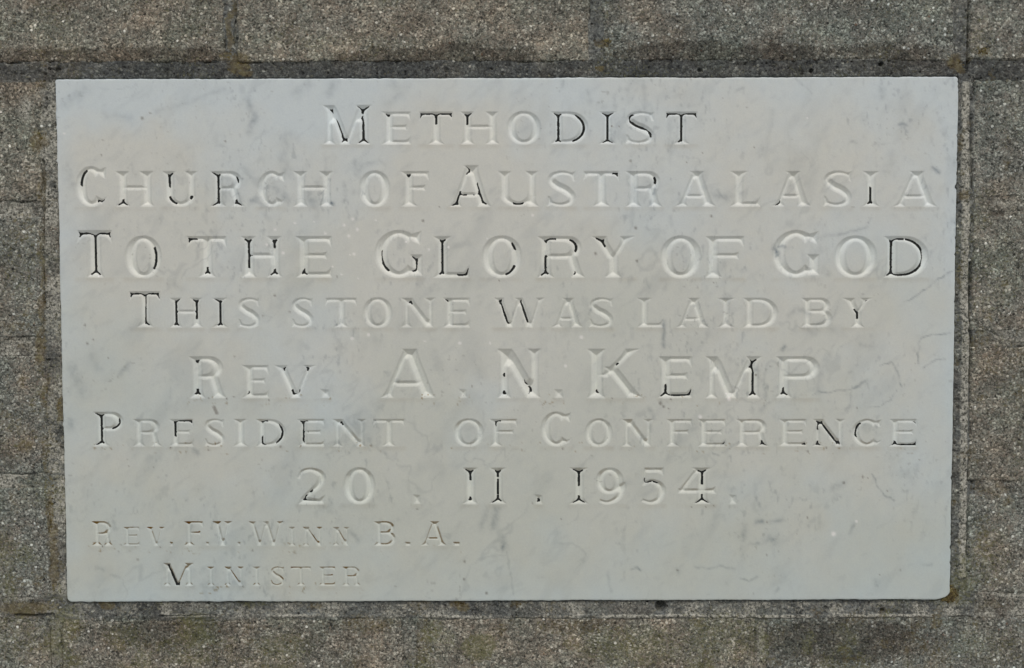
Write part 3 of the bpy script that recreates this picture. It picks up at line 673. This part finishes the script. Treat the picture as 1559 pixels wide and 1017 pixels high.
# ---- marble colour, by pixel of the photograph
VEINS = [([(1456, 409), (1425, 428), (1400, 447), (1375, 462)], 1.0, .35), ([(1238, 602), (1246, 595), (1262, 598), (1275, 594), (1296, 593), (1308, 588)], 1.0, .33), ([(1302, 590), (1312, 583), (1321, 579)], 2.0, .45), ([(1321, 580), (1322, 592)], 1.4, .35),
 ([(1340, 556), (1358, 552), (1366, 566), (1372, 588)], 1.2, .35), ([(1397, 552), (1399, 522), (1405, 513), (1420, 508), (1446, 508)], 1.1, .35), ([(1405, 560), (1425, 548), (1438, 546)], 1.0, .3), ([(1308, 620), (1338, 618), (1358, 610), (1366, 592)], .9, .25),
 ([(1328, 722), (1335, 738), (1345, 752), (1362, 762)], 1.2, .4), ([(755, 775), (750, 800)], 5.0, .36), ([(735, 800), (742, 775)], 6.0, .16), ([(763, 820), (766, 835)], 4.5, .42), ([(762, 808), (772, 840), (776, 868), (782, 905)], 1.6, .22),
 ([(375, 150), (388, 178), (380, 200)], 5, .22), ([(500, 142), (510, 125)], 6, .2), ([(450, 140), (470, 128)], 6, .16), ([(596, 125), (612, 140), (590, 160)], 6, .13), ([(240, 170), (290, 155), (340, 135)], 4, .13), ([(100, 160), (130, 135)], 7, .18), ([(160, 175), (200, 180)], 6, .12),
 ([(1010, 490), (1011, 527)], 3.2, .32), ([(858, 124), (857, 132)], 2.5, .2), ([(895, 140), (897, 155)], 4, .16), ([(955, 135), (957, 155)], 4, .14), ([(980, 125), (982, 165)], 4, .16), ([(1120, 140), (1135, 130)], 2, .2), ([(1210, 118), (1235, 142)], 2, .18), ([(1342, 135), (1343, 148)], 4, .22), ([(1369, 188), (1380, 192)], 2.4, .35),
 ([(1378, 165), (1379, 172)], 3, .2), ([(1410, 160), (1404, 178)], 1.4, .2), ([(1298, 216), (1302, 216)], 2.6, .3), ([(1330, 220), (1355, 218)], 1.2, .15), ([(1175, 170), (1165, 240)], 4, .09), ([(1200, 200), (1204, 270)], 3, .1), ([(1360, 235), (1350, 260)], 6, .12), ([(1420, 255), (1430, 262)], 2, .35),
 ([(1100, 300), (1092, 290)], 3, .35), ([(1110, 300), (1085, 298)], 6, .2), ([(440, 205), (430, 240), (438, 262)], 7, .17), ([(540, 245), (545, 262), (556, 250), (572, 245)], 3, .18), ([(420, 285), (435, 300)], 7, .22), ([(470, 298), (478, 310)], 7, .26), ([(504, 308), (505, 310)], 3, .4),
 ([(1184, 388), (1180, 378)], 4, .42), ([(1176, 380), (1196, 374)], 2.5, .3), ([(1010, 440), (1015, 432)], 3, .2), ([(985, 345), (992, 352)], 2.2, .2), ([(1320, 345), (1300, 352), (1240, 362)], 2, .2), ([(1322, 338), (1326, 332)], 1.6, .3), ([(1200, 480), (1215, 470), (1230, 480)], 4, .18), ([(1240, 500), (1260, 495), (1280, 510)], 8, .13),
 ([(1190, 535), (1194, 528)], 2.4, .35), ([(1262, 540), (1250, 560), (1245, 600)], 5, .13), ([(1330, 528), (1310, 525)], 5, .18), ([(1152, 795), (1162, 795)], 3, .38), ([(1172, 796), (1192, 792)], 2.4, .25), ([(1132, 800), (1130, 822)], 4, .24), ([(1170, 820), (1182, 824)], 6, .3), ([(1144, 828), (1155, 826)], 2, .25),
 ([(1055, 862), (1075, 866), (1100, 862), (1120, 866)], 1.4, .25), ([(1128, 880), (1140, 884), (1152, 878)], 1.5, .3), ([(960, 867), (970, 863), (976, 869)], 1.4, .35), ([(925, 870), (930, 900)], 2, .14), ([(1268, 745), (1285, 735)], 4, .2), ([(1298, 800), (1296, 812)], 2.5, .25), ([(1333, 885), (1335, 892)], 3, .28), ([(1180, 900), (1185, 895)], 2, .2),
 ([(1405, 860), (1418, 858)], 2, .18), ([(105, 640), (108, 650)], 5, .28), ([(110, 560), (125, 600)], 8, .18), ([(140, 540), (150, 560)], 7, .13), ([(295, 685), (302, 690)], 5, .25), ([(183, 570), (195, 555)], 4, .2), ([(150, 865), (158, 868)], 4, .2), ([(150, 895), (165, 875), (182, 880)], 2, .16), ([(360, 880), (352, 905)], 4, .13),
 ([(100, 250), (110, 285)], 8, .14), ([(265, 430), (275, 440)], 6, .13), ([(700, 470), (705, 500)], 4, .1), ([(560, 480), (575, 520)], 8, .09), ([(720, 540), (730, 570)], 10, .12), ([(660, 540), (668, 560)], 8, .12), ([(1150, 560), (1156, 575)], 3, .28), ([(935, 740), (960, 735)], 6, .1), ([(535, 810), (545, 822)], 4, .2), ([(1255, 410), (1262, 418)], 5, .14), ([(700, 285), (690, 295)], 4, .1),
 ([(1240, 790), (1232, 800)], 3, .15), ([(990, 625), (996, 635)], 4, .25), ([(970, 632), (985, 628)], 4, .15), ([(1085, 690), (1095, 694)], 1.4, .35), ([(1100, 690), (1125, 672)], 1.6, .22), ([(500, 855), (498, 880)], 3, .1), ([(1030, 868), (1034, 871)], 3, .2), ([(820, 880), (825, 878)], 2.0, .15)]
SPOTS = [(154, 236, 1.8), (343, 215, 2.2), (229, 172, 1.8), (216, 180, 3), (157, 213, 1.5), (708, 855, 2.6), (707, 882, 2.6), (741, 903, 2.8), (602, 893, 1.6), (1083, 329, 2.6), (968, 347, 3), (130, 495, 2.4), (142, 517, 2), (165, 545, 1.8), (133, 523, 2.4), (1005, 614, 3.4), (1010, 619, 2.6), (1021, 608, 2), (1018, 622, 1.8), (932, 192, 1.8), (943, 192, 1.3),
         (418, 450, 2.2), (644, 336, 2.6), (441, 475, 1.8), (401, 481, 1.8), (513, 421, 1.6), (907, 386, 3), (970, 397, 2.5), (1138, 164, 1.6), (1148, 224, 1.6), (1070, 233, 1.5), (960, 245, 2.6), (357, 543, 1.6), (719, 588, 1.7), (317, 606, 1.8), (345, 607, 1.6), (356, 604, 1.6), (260, 682, 2), (318, 685, 2), (317, 680, 1.4), (196, 710, 1.4), (233, 711, 1.4), (195, 700, 1.3), (932, 606, 1.4), (1151, 571, 2.2),
         (156, 832, 1.8), (180, 840, 1.6), (210, 852, 2), (183, 829, 1.6), (243, 833, 1.6), (384, 838, 2), (168, 824, 1.4), (400, 700, 1.6), (409, 609, 2), (427, 680, 2.4), (458, 679, 1.6), (857, 683, 2), (1230, 687, 2.4), (1258, 682, 2), (1400, 700, 1.6), (1314, 726, 2.6), (1285, 735, 2.6), (1305, 621, 2), (1351, 747, 1.4), (1229, 788, 2), (1213, 812, 1.4), (1168, 845, 1.6), (1031, 868, 2), (1167, 795, 2), (635, 775, 2), (854, 790, 1.6),
         (1086, 770, 1.2), (1075, 772, 1.2), (1053, 772, 1.2), (1088, 430, 1.2), (760, 427, 2), (706, 314, 1.2), (668, 315, 1.6), (810, 766, 1.5), (370, 893, 2), (510, 790, 1.4), (1100, 150, 1.0), (1045, 247, 1.2), (1370, 868, 1.6), (1322, 728, 1.4), (1300, 800, 1), (1340, 875, 1)]
WHITES = [(537, 333, 2.6), (524, 343, 2.4), (544, 349, 2.6), (449, 340, 2.2), (495, 356, 2.4), (531, 360, 2.6), (683, 376, 2.4), (653, 380, 2.2), (419, 350, 2), (539, 387, 2.6), (533, 388, 1.6), (431, 385, 3), (406, 373, 2.2), (506, 406, 2), (618, 368, 1.8), (536, 516, 2.8), (561, 510, 2.6), (700, 523, 2.8), (746, 522, 2), (647, 519, 1.6), (885, 513, 3.4), (861, 557, 2.6), (1066, 634, 3.6), (1110, 607, 3.4), (1106, 600, 1.6),
          (1304, 793, 2.2), (1269, 813, 4), (811, 328, 2), (572, 335, 1.6), (98, 204, 1.8), (742, 364, 1.6), (1229, 180, 1.8), (545, 424, 1.5), (520, 418, 1.6), (150, 421, 1.6), (478, 338, 1.3)]
def marble(px, py):
    n1 = fbm(px, py, 260, 4, 101); n2 = fbm(px + n1 * 120, py, 70, 4, 103); n3 = fbm(px, py, 18, 3, 105)
    warm = np.array([.582, .618, .584]); cool = np.array([.557, .642, .668])
    k = 0.30 + n1 * 1.9 + n2 * .9
    edge = np.minimum(np.minimum(px - 85, (1458 - px) * 2.2), np.minimum(py - 120, (914 - py) * 1.5))
    k = k + .38 * (1 - sstep(0, 60, edge)) + .42 * (1 - sstep(130, 330, py)) - .10
    rust = blobs(px, py, [(200, 240, 90, 40, .5), (680, 400, 260, 120, .35), (760, 560, 200, 160, .35), (900, 640, 200, 100, .35), (680, 740, 120, 80, .3), (600, 700, 260, 40, .25), (230, 205, 22, 26, .5), (235, 700, 90, 50, .4), (1300, 460, 100, 60, .3), (1390, 790, 20, 40, .25), (1010, 140, 40, 20, .3)], 31)
    k = np.clip(k - rust * .8, 0, 1)[..., None]
    c = warm * (1 - k) + cool * k
    # light cloudy veining, stretched down to the left
    a = px * .82 + py * .57; b = -px * .57 + py * .82
    r = np.abs(fbm(a + n2 * 60, b * .45, 60, 4, 111)); vein = (1 - sstep(0.0, .022, r)) * sstep(.04, .2, fbm(px, py, 140, 3, 113)) * .13
    cl = sstep(.06, .32, fbm(a, b * .4, 34, 4, 115)) * .07 + sstep(.14, .3, fbm(px * .6 + py * .8, py * .3 - px * .2, 9, 3, 117)) * .05
    low_shade = sstep(250, 900, py + fbm(px, py, 150, 4, 151) * 500) * .125; c = c * (1 - low_shade[..., None] * np.array([1.1, .85, 1.0]))  # light falling off downwards, put into the marble colour and broken by noise
    reg = sstep(-.12, .2, fbm(px, py, 120, 3, 119))
    fleck = sstep(.17, .33, fbm(px * 1.25 + py * .12, py * .62, 7, 3, 127)) * .17 * reg + sstep(.12, .3, fbm(px * 1.2, py * .7, 17, 4, 129)) * .10 * reg
    g = vein + cl * 1.25 + fleck * 1.25
    wx = px + fbm(px, py, 9, 3, 121) * 6; wy = py + fbm(px, py, 9, 3, 123) * 6
    tex = .72 + 1.5 * fbm(px, py, 6, 3, 125)
    for pts, w, s in VEINS:
        xs = [p[0] for p in pts]; ys = [p[1] for p in pts]; R = w * 3 + 6
        m = (px > min(xs) - R) & (px < max(xs) + R) & (py > min(ys) - R) & (py < max(ys) + R)
        if m.any(): g[m] = np.maximum(g[m], 1.3 * s * np.clip(tex[m], .2, 1.25) * np.exp(-(seg_dist(wx[m], wy[m], pts) / (w * 1.1)) ** 1.6))
    c = c * (1 - g[..., None] * np.array([1.0, .93, .84]))
    # dirt: brown run under the foot of each letter, grime along the upper edges in the lower lines
    br_ = np.zeros_like(px)
    for xa, xb, yb, li in BASES:
        m = (px > xa - 8) & (px < xb + 8) & (py > yb - 3) & (py < yb + 11)
        if m.any():
            t = sstep(xa - 6, xa + 3, px[m]) * (1 - sstep(xb - 3, xb + 6, px[m])) * sstep(yb - 1.5, yb + 1.5, py[m]) * (1 - sstep(yb + 2.5, yb + 10, py[m]))
            br_[m] = np.maximum(br_[m], t * (.085 if li < 7 else .07))
    br_ *= np.clip(.75 + 2.2 * fbm(px, py, 22, 3, 131), .1, 1.7)
    sp = np.zeros_like(px)
    for xa, xb, yb, li in BASES:
        if li not in (4, 5, 7, 8): continue
        m = (px > xa - 8) & (px < xb + 8) & (py > yb - 6) & (py < yb + 12)
        if m.any(): sp[m] = 1
    sp *= sstep(.24, .36, fbm(px, py, 4.5, 2, 133)) * sstep(-.15, .15, fbm(px, py, 26, 3, 135)) * .5
    c = c * (1 - sp[..., None] * np.array([.8, 1.0, 1.25]))
    c = c * (1 - br_[..., None] * np.array([.85, 1.05, 1.3]))
    c *= (1 + n3 * .035)[..., None]
    for x, y, rr in SPOTS:
        m = (np.abs(px - x) < rr * 3) & (np.abs(py - y) < rr * 3)
        if m.any():
            d = np.hypot((px[m] - x) * 1.15 + n3[m] * 3, (py[m] - y) * .95); s = (1 - sstep(rr * .35, rr * 1.2, d)) * .62
            c[m] = c[m] * (1 - s[:, None]) + np.array([.10, .085, .065]) * s[:, None]
    for x, y, rr in WHITES:
        m = (np.abs(px - x) < rr * 3) & (np.abs(py - y) < rr * 3)
        if m.any():
            d = np.hypot(px[m] - x, py[m] - y + n3[m] * 3); s = (1 - sstep(rr * .4, rr * 1.25, d)) * .62
            c[m] = c[m] * (1 - s[:, None]) + np.array([.86, .87, .87]) * s[:, None]
    # the brown dash by REV
    d = seg_dist(px, py, [(326, 620), (330, 629)]); s = (1 - sstep(1.6, 3.4, d)) * .6; c = c * (1 - s[..., None]) + np.array([.14, .12, .10]) * s[..., None]
    # small random flecks
    fl = sstep(.30, .36, fbm(px, py, 5.5, 2, 141)) * sstep(.0, .25, fbm(px, py, 120, 3, 143)) * .22
    c = c * (1 - fl[..., None])
    return np.clip(c, 0.01, .92)

def warp(u, v):
    """worn outline: slight waviness, rounded corners (the lower right one broken away)"""
    u = u.astype(float).copy(); v = v.astype(float).copy()
    for (cu_, cv_, r1, r2, sx, sy) in [(PU1, PV1, 23, 13, 1, 1), (PU0, PV1, 7, 7, -1, 1), (PU0, PV0, 4, 4, -1, -1), (PU1, PV0, 4, 4, 1, -1)]:
        a = (u - (cu_ - sx * r1)) * sx / r1; b = (v - (cv_ - sy * r2)) * sy / r2
        m = (a > 0) & (b > 0)
        if m.any():
            s = np.maximum(a[m], b[m]) / np.maximum(np.hypot(a[m], b[m]), 1e-6)
            u[m] = cu_ - sx * r1 + sx * r1 * a[m] * s; v[m] = cv_ - sy * r2 + sy * r2 * b[m] * s
    e = np.minimum(np.minimum(u - PU0, PU1 - u), np.minimum(v - PV0, PV1 - v)); k = 1 - sstep(0, 12, e)
    u += k * (fbm(u, v, 90, 4, 151) * 1.6 + fbm(u, v, 6, 2, 153) * 1.0 - np.maximum(0, fbm(u, v, 11, 3, 158) - .2) * 12); v += k * (fbm(u, v, 90, 4, 155) * 1.6 + fbm(u, v, 6, 2, 157) * 1.0)
    return u, v

stone_org = world((PU0 + PU1) / 2, PV1, 0.0)
stone = bpy.data.objects.new('foundation_stone', None); col.objects.link(stone); stone.location = tuple(stone_org)
stone['label'] = 'white veined marble foundation stone with incised serif lettering, set in the grey brick wall'
stone['category'] = 'plaque'

VW = NX + 1
coarse_has = LID.reshape(NYC, SUB, NXC, SUB).any(axis=(1, 3))
Jc, Ic = np.nonzero(~coarse_has)
q1 = np.stack([Jc * SUB * VW + Ic * SUB, (Jc + 1) * SUB * VW + Ic * SUB, (Jc + 1) * SUB * VW + (Ic + 1) * SUB, Jc * SUB * VW + (Ic + 1) * SUB], -1)
mix = np.repeat(np.repeat(coarse_has, SUB, 0), SUB, 1) & (LID == 0)
Jf, If = np.nonzero(mix)
def fineq(J, I): return np.stack([J * VW + I, (J + 1) * VW + I, (J + 1) * VW + I + 1, J * VW + I + 1], -1)
q = np.concatenate([q1, fineq(Jf, If)])
ids, q = compact(None, q)
iu, jv = ids % VW, ids // VW
U, V = warp(PU0 + iu * fu, PV0 + jv * fv)
Pf = world(U, V, 0.0); px, py = w2p(U, V)
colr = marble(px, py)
# rim: chamfer and sides
edge_ij = [(i, 0) for i in range(0, NX, SUB)] + [(NX, j) for j in range(0, NY, SUB)] + [(i, NY) for i in range(NX, 0, -SUB)] + [(0, j) for j in range(NY, 0, -SUB)]
eid = np.array([j * VW + i for i, j in edge_ij]); loop = np.searchsorted(ids, eid)
ctr = np.array([(PU0 + PU1) / 2, (PV0 + PV1) / 2])
uu, vv2 = U[loop], V[loop]; nu_ = np.gradient(np.r_[uu[-1], uu, uu[0]])[1:-1]; nv_ = np.gradient(np.r_[vv2[-1], vv2, vv2[0]])[1:-1]
nl = np.hypot(nu_, nv_); ou, ov = nv_ / nl, -nu_ / nl
cw = 0.9 + .8 * np.clip(fbm(uu, vv2, 14, 3, 161) * 2, -.4, 1)
L = len(loop); base = len(Pf)
r1 = world(uu + ou * cw * .6, vv2 + ov * cw * .6, cw * .35 * S); r2 = world(uu + ou * cw, vv2 + ov * cw, cw * 1.1 * S); r3 = world(uu + ou * cw, vv2 + ov * cw, 0.025)
ci = np.arange(L); cj = (ci + 1) % L
rq = [np.stack([loop[ci], loop[cj], base + cj, base + ci], -1)]
for k in range(2): rq.append(np.stack([base + k * L + ci, base + k * L + cj, base + (k + 1) * L + cj, base + (k + 1) * L + ci], -1))
allv = np.concatenate([Pf, r1, r2, r3]); allq = np.concatenate([q] + rq)
ec = np.clip(colr[loop] * 1.05, 0, .9)
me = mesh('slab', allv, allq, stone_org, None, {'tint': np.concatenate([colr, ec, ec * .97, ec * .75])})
place('slab', me, M_MARBLE, stone, tuple(stone_org))

# ---- painted remains in the grooves: strokes traced at 3.8975 times, origin of each piece first
Z = 3.8975
PAINT = [
 (400, 0, [[(415, 645), (440, 670), (485, 795), (485, 838)], [(568, 635), (600, 658), (618, 642)], [(600, 700), (600, 830)], [(585, 842), (615, 842)], [(742, 680)], [(940, 697), (952, 678), (1112, 678)], [(1025, 678), (1025, 720)], [(1222, 672), (1210, 690), (1210, 722)]]),
 (800, 0, [[(180, 665), (196, 680), (195, 835)], [(308, 672), (340, 710), (345, 745), (325, 815), (295, 842)], [(472, 670), (490, 688), (508, 668)], [(490, 688), (488, 835)], [(475, 842), (500, 842)], [(632, 695), (635, 725), (670, 745), (725, 755), (748, 775), (748, 797)], [(842, 690), (855, 668), (1000, 665), (1012, 690)], [(920, 668), (915, 828)]]),
 (0, 240, [[(500, 82), (487, 152)], [(615, 235), (595, 262)], [(715, 272), (735, 262), (745, 270)], [(957, 142)], [(1012, 102), (1013, 160)], [(1012, 245), (1038, 260)], [(1135, 236)], [(1270, 97), (1290, 105), (1287, 262), (1268, 272)], [(1418, 115), (1425, 138)], [(1408, 263), (1425, 272)],
            [(472, 455), (480, 440), (655, 440), (662, 458)], [(567, 445), (567, 680)], [(552, 682), (582, 682)], [(922, 545), (925, 600), (917, 645)], [(1130, 488), (1155, 490)], [(1230, 665), (1230, 680)], [(1465, 492), (1482, 500), (1480, 638)],
            [(780, 800), (790, 820), (795, 805), (940, 808), (945, 820)], [(877, 810), (875, 980)], [(1055, 852), (1050, 870), (1048, 985)], [(1160, 850), (1160, 942)], [(1285, 850), (1305, 865), (1305, 985)]]),
 (400, 240, [[(866, 103)], [(1213, 65), (1212, 82)], [(1288, 155), (1318, 262)], [(1130, 270), (1148, 265), (1155, 225), (1170, 217), (1195, 215)], [(1265, 213), (1285, 215)], [(1502, 267), (1532, 262)], [(72, 500), (73, 520)], [(60, 685), (78, 675)], [(248, 685), (258, 670)], [(720, 562), (725, 630), (738, 658)],
             [(905, 580), (897, 660)], [(1068, 492), (1060, 680)], [(1168, 685), (1200, 683), (1218, 662)], [(1493, 510), (1502, 530)], [(1490, 655), (1455, 685)], [(878, 862)], [(1090, 850)], [(1418, 855), (1440, 858)], [(1430, 865), (1458, 968)], [(1545, 855), (1559, 900), (1572, 960)]]),
 (800, 240, [[(540, 88), (528, 108)], [(775, 128), (777, 140)], [(1495, 260), (1478, 274)], [(130, 490), (165, 485)], [(278, 492), (302, 515), (305, 545)], [(126, 595), (123, 680), (108, 690)], [(287, 683)], [(435, 475), (450, 490), (465, 515)], [(505, 922)]]),
 (1159, 240, [[(643, 188), (645, 262)], [(830, 482), (780, 490), (782, 670), (760, 690)], [(782, 687), (895, 687), (930, 650), (942, 590), (935, 520), (910, 490), (872, 480)], [(628, 857)], [(555, 915), (568, 940)]]),
 (0, 490, [[(1170, 233)], [(1163, 415), (1180, 416)], [(1318, 275)], [(1467, 418)], [(575, 540), (600, 555), (603, 710), (580, 715)], [(718, 585), (722, 605), (700, 632), (680, 640)], [(1045, 665), (1048, 590), (1140, 583)]]),
 (400, 490, [[(133, 280)], [(265, 280)], [(185, 415), (205, 405)], [(0, 575), (15, 595)], [(10, 690), (10, 715)], [(110, 600), (130, 650), (120, 695), (95, 722)], [(240, 590), (256, 600), (253, 700)], [(470, 602)], [(557, 660)], [(1397, 588), (1397, 608)], [(1437, 315)], [(1435, 420)], [(1220, 875), (1235, 890), (1235, 925)], [(1395, 880), (1395, 905)], [(1397, 950), (1397, 1010)], [(285, 1000)]]),
 (800, 490, [[(10, 345), (12, 355)], [(20, 400), (22, 412)], [(550, 255)], [(430, 412)], [(842, 385), (840, 415), (815, 430)], [(840, 418), (890, 425), (965, 420), (985, 405)], [(1290, 238), (1300, 230), (1340, 237), (1360, 237)], [(1345, 240), (1342, 415)], [(1330, 420), (1355, 420)], [(1540, 405), (1530, 418), (1550, 418)], [(1392, 718), (1425, 730)], [(1170, 715)],
             [(295, 885), (325, 885)], [(313, 895), (312, 960)], [(1040, 885), (1055, 885)], [(1050, 900), (1050, 950)], [(720, 938), (735, 938)], [(770, 938), (782, 942)]]),
 (1159, 490, [[(252, 728)], [(340, 600), (375, 600), (445, 710), (450, 720)], [(345, 610), (343, 625)], [(340, 722), (350, 722)], [(430, 722), (450, 722)], [(582, 615), (572, 668)], [(905, 602)], [(785, 722), (800, 728), (900, 728), (908, 715)]]),
 (400, 757, [[(1230, 10)], [(1375, 22), (1395, 5), (1400, 18)], [(250, 3), (330, 3)]]),
 (800, 757, [[(75, 18)], [(298, 28), (315, 8), (335, 25)], [(1005, 42), (1050, 15), (1100, 30)], [(1050, 0), (1050, 15)]]),
 (0, 757, [[(1010, 400), (1050, 490), (1050, 520)]]),
]
traces = []
for ox, oy, ls in PAINT:
    for l in ls: traces.append([(ox + a / Z, oy + b / Z) for a, b in l])
TR = []
for l in traces:
    pu, pv = p2w([p[0] for p in l], [p[1] for p in l]); TR.append(list(zip(pu, pv)))
sky_n = 0
Hb = blur(Hf, 4.7)                                   # the groove with its bottom filled
for k, (ch, li, (u0, u1, v0, v1)) in enumerate(letters):
    i0 = max(0, int((u0 - PU0) / fu) - 8); i1 = min(NX, int((u1 - PU0) / fu) + 9); j0 = max(0, int((v0 - PV0) / fv) - 8); j1 = min(NY, int((v1 - PV0) / fv) + 9)
    J, I = np.nonzero(LID[j0:j1, i0:i1] == k + 1)
    J = J + j0; I = I + i0
    ids, q = compact(None, fineq(J, I)); iu, jv = ids % VW, ids // VW
    U = PU0 + iu * fu; V = PV0 + jv * fv; h = Hf[jv, iu]
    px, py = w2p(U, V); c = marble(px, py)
    # cut marble keeps a little dirt at the foot of the cut and, in the shallow lines, on the upper edge
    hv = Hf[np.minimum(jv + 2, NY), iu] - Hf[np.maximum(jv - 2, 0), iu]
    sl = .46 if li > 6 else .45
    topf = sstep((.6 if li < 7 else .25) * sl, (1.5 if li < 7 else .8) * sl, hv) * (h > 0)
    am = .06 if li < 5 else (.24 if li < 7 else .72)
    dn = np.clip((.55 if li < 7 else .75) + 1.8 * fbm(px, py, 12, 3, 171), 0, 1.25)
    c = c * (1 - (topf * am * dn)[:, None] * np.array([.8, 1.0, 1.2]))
    cc = 1.0 + .24 * sstep(.2, 2.2, h)[:, None] * (1 - topf * (.5 if li < 7 else 1))[:, None]; c = np.clip(c * cc, 0, .86)  # deep cuts lighter: cleaner stone, plus bounced light put into the tint
    org = world((u0 + u1) / 2, (v0 + v1) / 2, 0.0)
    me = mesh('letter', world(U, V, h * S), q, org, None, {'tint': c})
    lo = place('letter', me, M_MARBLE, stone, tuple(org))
    # paint
    us = PU0 + np.arange(i0, i1 + 1) * fu; vs_ = PV0 + np.arange(j0, j1 + 1) * fv; X, Y = np.meshgrid(us, vs_)
    near = np.zeros(X.shape)
    for t in TR:
        tx = [p[0] for p in t]; ty = [p[1] for p in t]; r = 5.2 if len(t) > 1 else 3.6
        if max(tx) < us[0] - 5 or min(tx) > us[-1] + 5 or max(ty) < vs_[0] - 5 or min(ty) > vs_[-1] + 5: continue
        d = seg_dist(X, Y, t); near = np.maximum(near, 1 - sstep(r * .7, r, d))
    if near.max() <= 0: continue
    hsub = Hf[j0:j1 + 1, i0:i1 + 1]; hb = Hb[j0:j1 + 1, i0:i1 + 1]
    fill = hsub - hb
    thr = (.29 if li < 7 else .10) + .16 * fbm(X, Y, 5, 3, 181)
    on = (fill > thr) & (near > .4) & (hsub > .55 * (.5 if li > 6 else 1)) & (LID[j0:j1 + 1, i0:i1 + 1] == k + 1 if False else True)
    cm = on[:-1, :-1] & on[1:, :-1] & on[:-1, 1:] & on[1:, 1:]
    cm = on[:-1, :-1] | on[1:, 1:] | on[1:, :-1] | on[:-1, 1:]
    J, I = np.nonzero(cm)
    if len(J) < 6: continue
    w = i1 - i0 + 1; qq = np.stack([J * w + I, (J + 1) * w + I, (J + 1) * w + I + 1, J * w + I + 1], -1)
    pid, qq = compact(None, qq); pi, pj = pid % w, pid // w
    hh = np.where(on[pj, pi], hsub[pj, pi] - np.maximum(fill[pj, pi] * .8, .25), hsub[pj, pi] + .25)
    me = mesh('paint_residue', world(us[pi], vs_[pj], hh * S), qq, org)
    o = bpy.data.objects.new('paint_residue', me); col.objects.link(o); me.materials.append(M_PAINT); o.parent = lo

# ------------------------------------------------------------------ moss tufts in the joints
def moss():
    rs = np.random.RandomState(4)
    t = (1 + 5 ** .5) / 2
    iv = np.array([(-1, t, 0), (1, t, 0), (-1, -t, 0), (1, -t, 0), (0, -1, t), (0, 1, t), (0, -1, -t), (0, 1, -t), (t, 0, -1), (t, 0, 1), (-t, 0, -1), (-t, 0, 1)]) / math.hypot(1, t)
    it = np.array([(0, 11, 5), (0, 5, 1), (0, 1, 7), (0, 7, 10), (0, 10, 11), (1, 5, 9), (5, 11, 4), (11, 10, 2), (10, 7, 6), (7, 1, 8), (3, 9, 4), (3, 4, 2), (3, 2, 6), (3, 6, 8), (3, 8, 9), (4, 9, 5), (2, 4, 11), (6, 2, 10), (8, 6, 7), (9, 8, 1)])
    Vv, Tt = [], []; n = 0
    for x, y, rx, ry, cnt, dep in [(1448, 904, 7, 9, 230, .0022), (1441, 913, 9, 3, 60, .0026), (90, 622, 4, 13, 120, .0026), (160, 918, 11, 4, 110, .0030), (702, 919, 10, 3, 60, .003), (367, 98, 9, 10, 90, .0032), (351, 50, 3, 40, 90, .0036), (350, 84, 5, 5, 40, .0030), (58, 214, 5, 12, 60, .0026),
                                   (67, 480, 3, 60, 90, .003), (64, 530, 4, 25, 80, .003), (78, 800, 4, 80, 130, .003), (1458, 98, 9, 9, 80, .003), (1496, 78, 8, 5, 30, .002), (1470, 295, 10, 5, 50, .003), (914, 102, 5, 5, 40, .003), (925, 62, 5, 4, 20, .002), (1462, 420, 3, 20, 40, .003), (787, 921, 5, 4, 24, .003), (480, 920, 8, 4, 30, .003)]:
        for _ in range(cnt):
            a, b = rs.normal(0, .55, 2); u, v = p2w(x + a * rx, y + b * ry, YM); r = rs.uniform(.7, 1.7)
            sc = np.array([rs.uniform(.8, 1.5), rs.uniform(.6, 1.1), rs.uniform(.8, 1.5)]) * r * S
            th = rs.uniform(0, 6.28); R = np.array([[math.cos(th), 0, math.sin(th)], [0, 1, 0], [-math.sin(th), 0, math.cos(th)]])
            Vv.append((iv * (1 + rs.uniform(-.2, .2, (12, 1)))) * sc @ R + world(u, v, dep - rs.uniform(0, .0005))); Tt.append(it + n); n += 12
    me = mesh('moss', np.vstack(Vv), np.vstack(Tt), (0, 0, 0))
    o = place('moss', me, M_MOSS); o['kind'] = 'stuff'; o['label'] = 'small ochre moss tufts in the mortar joints round the marble stone'; o['category'] = 'moss'
moss()
tris = sum(len(m.polygons) * 2 for m in bpy.data.meshes); print('approx tris', tris)
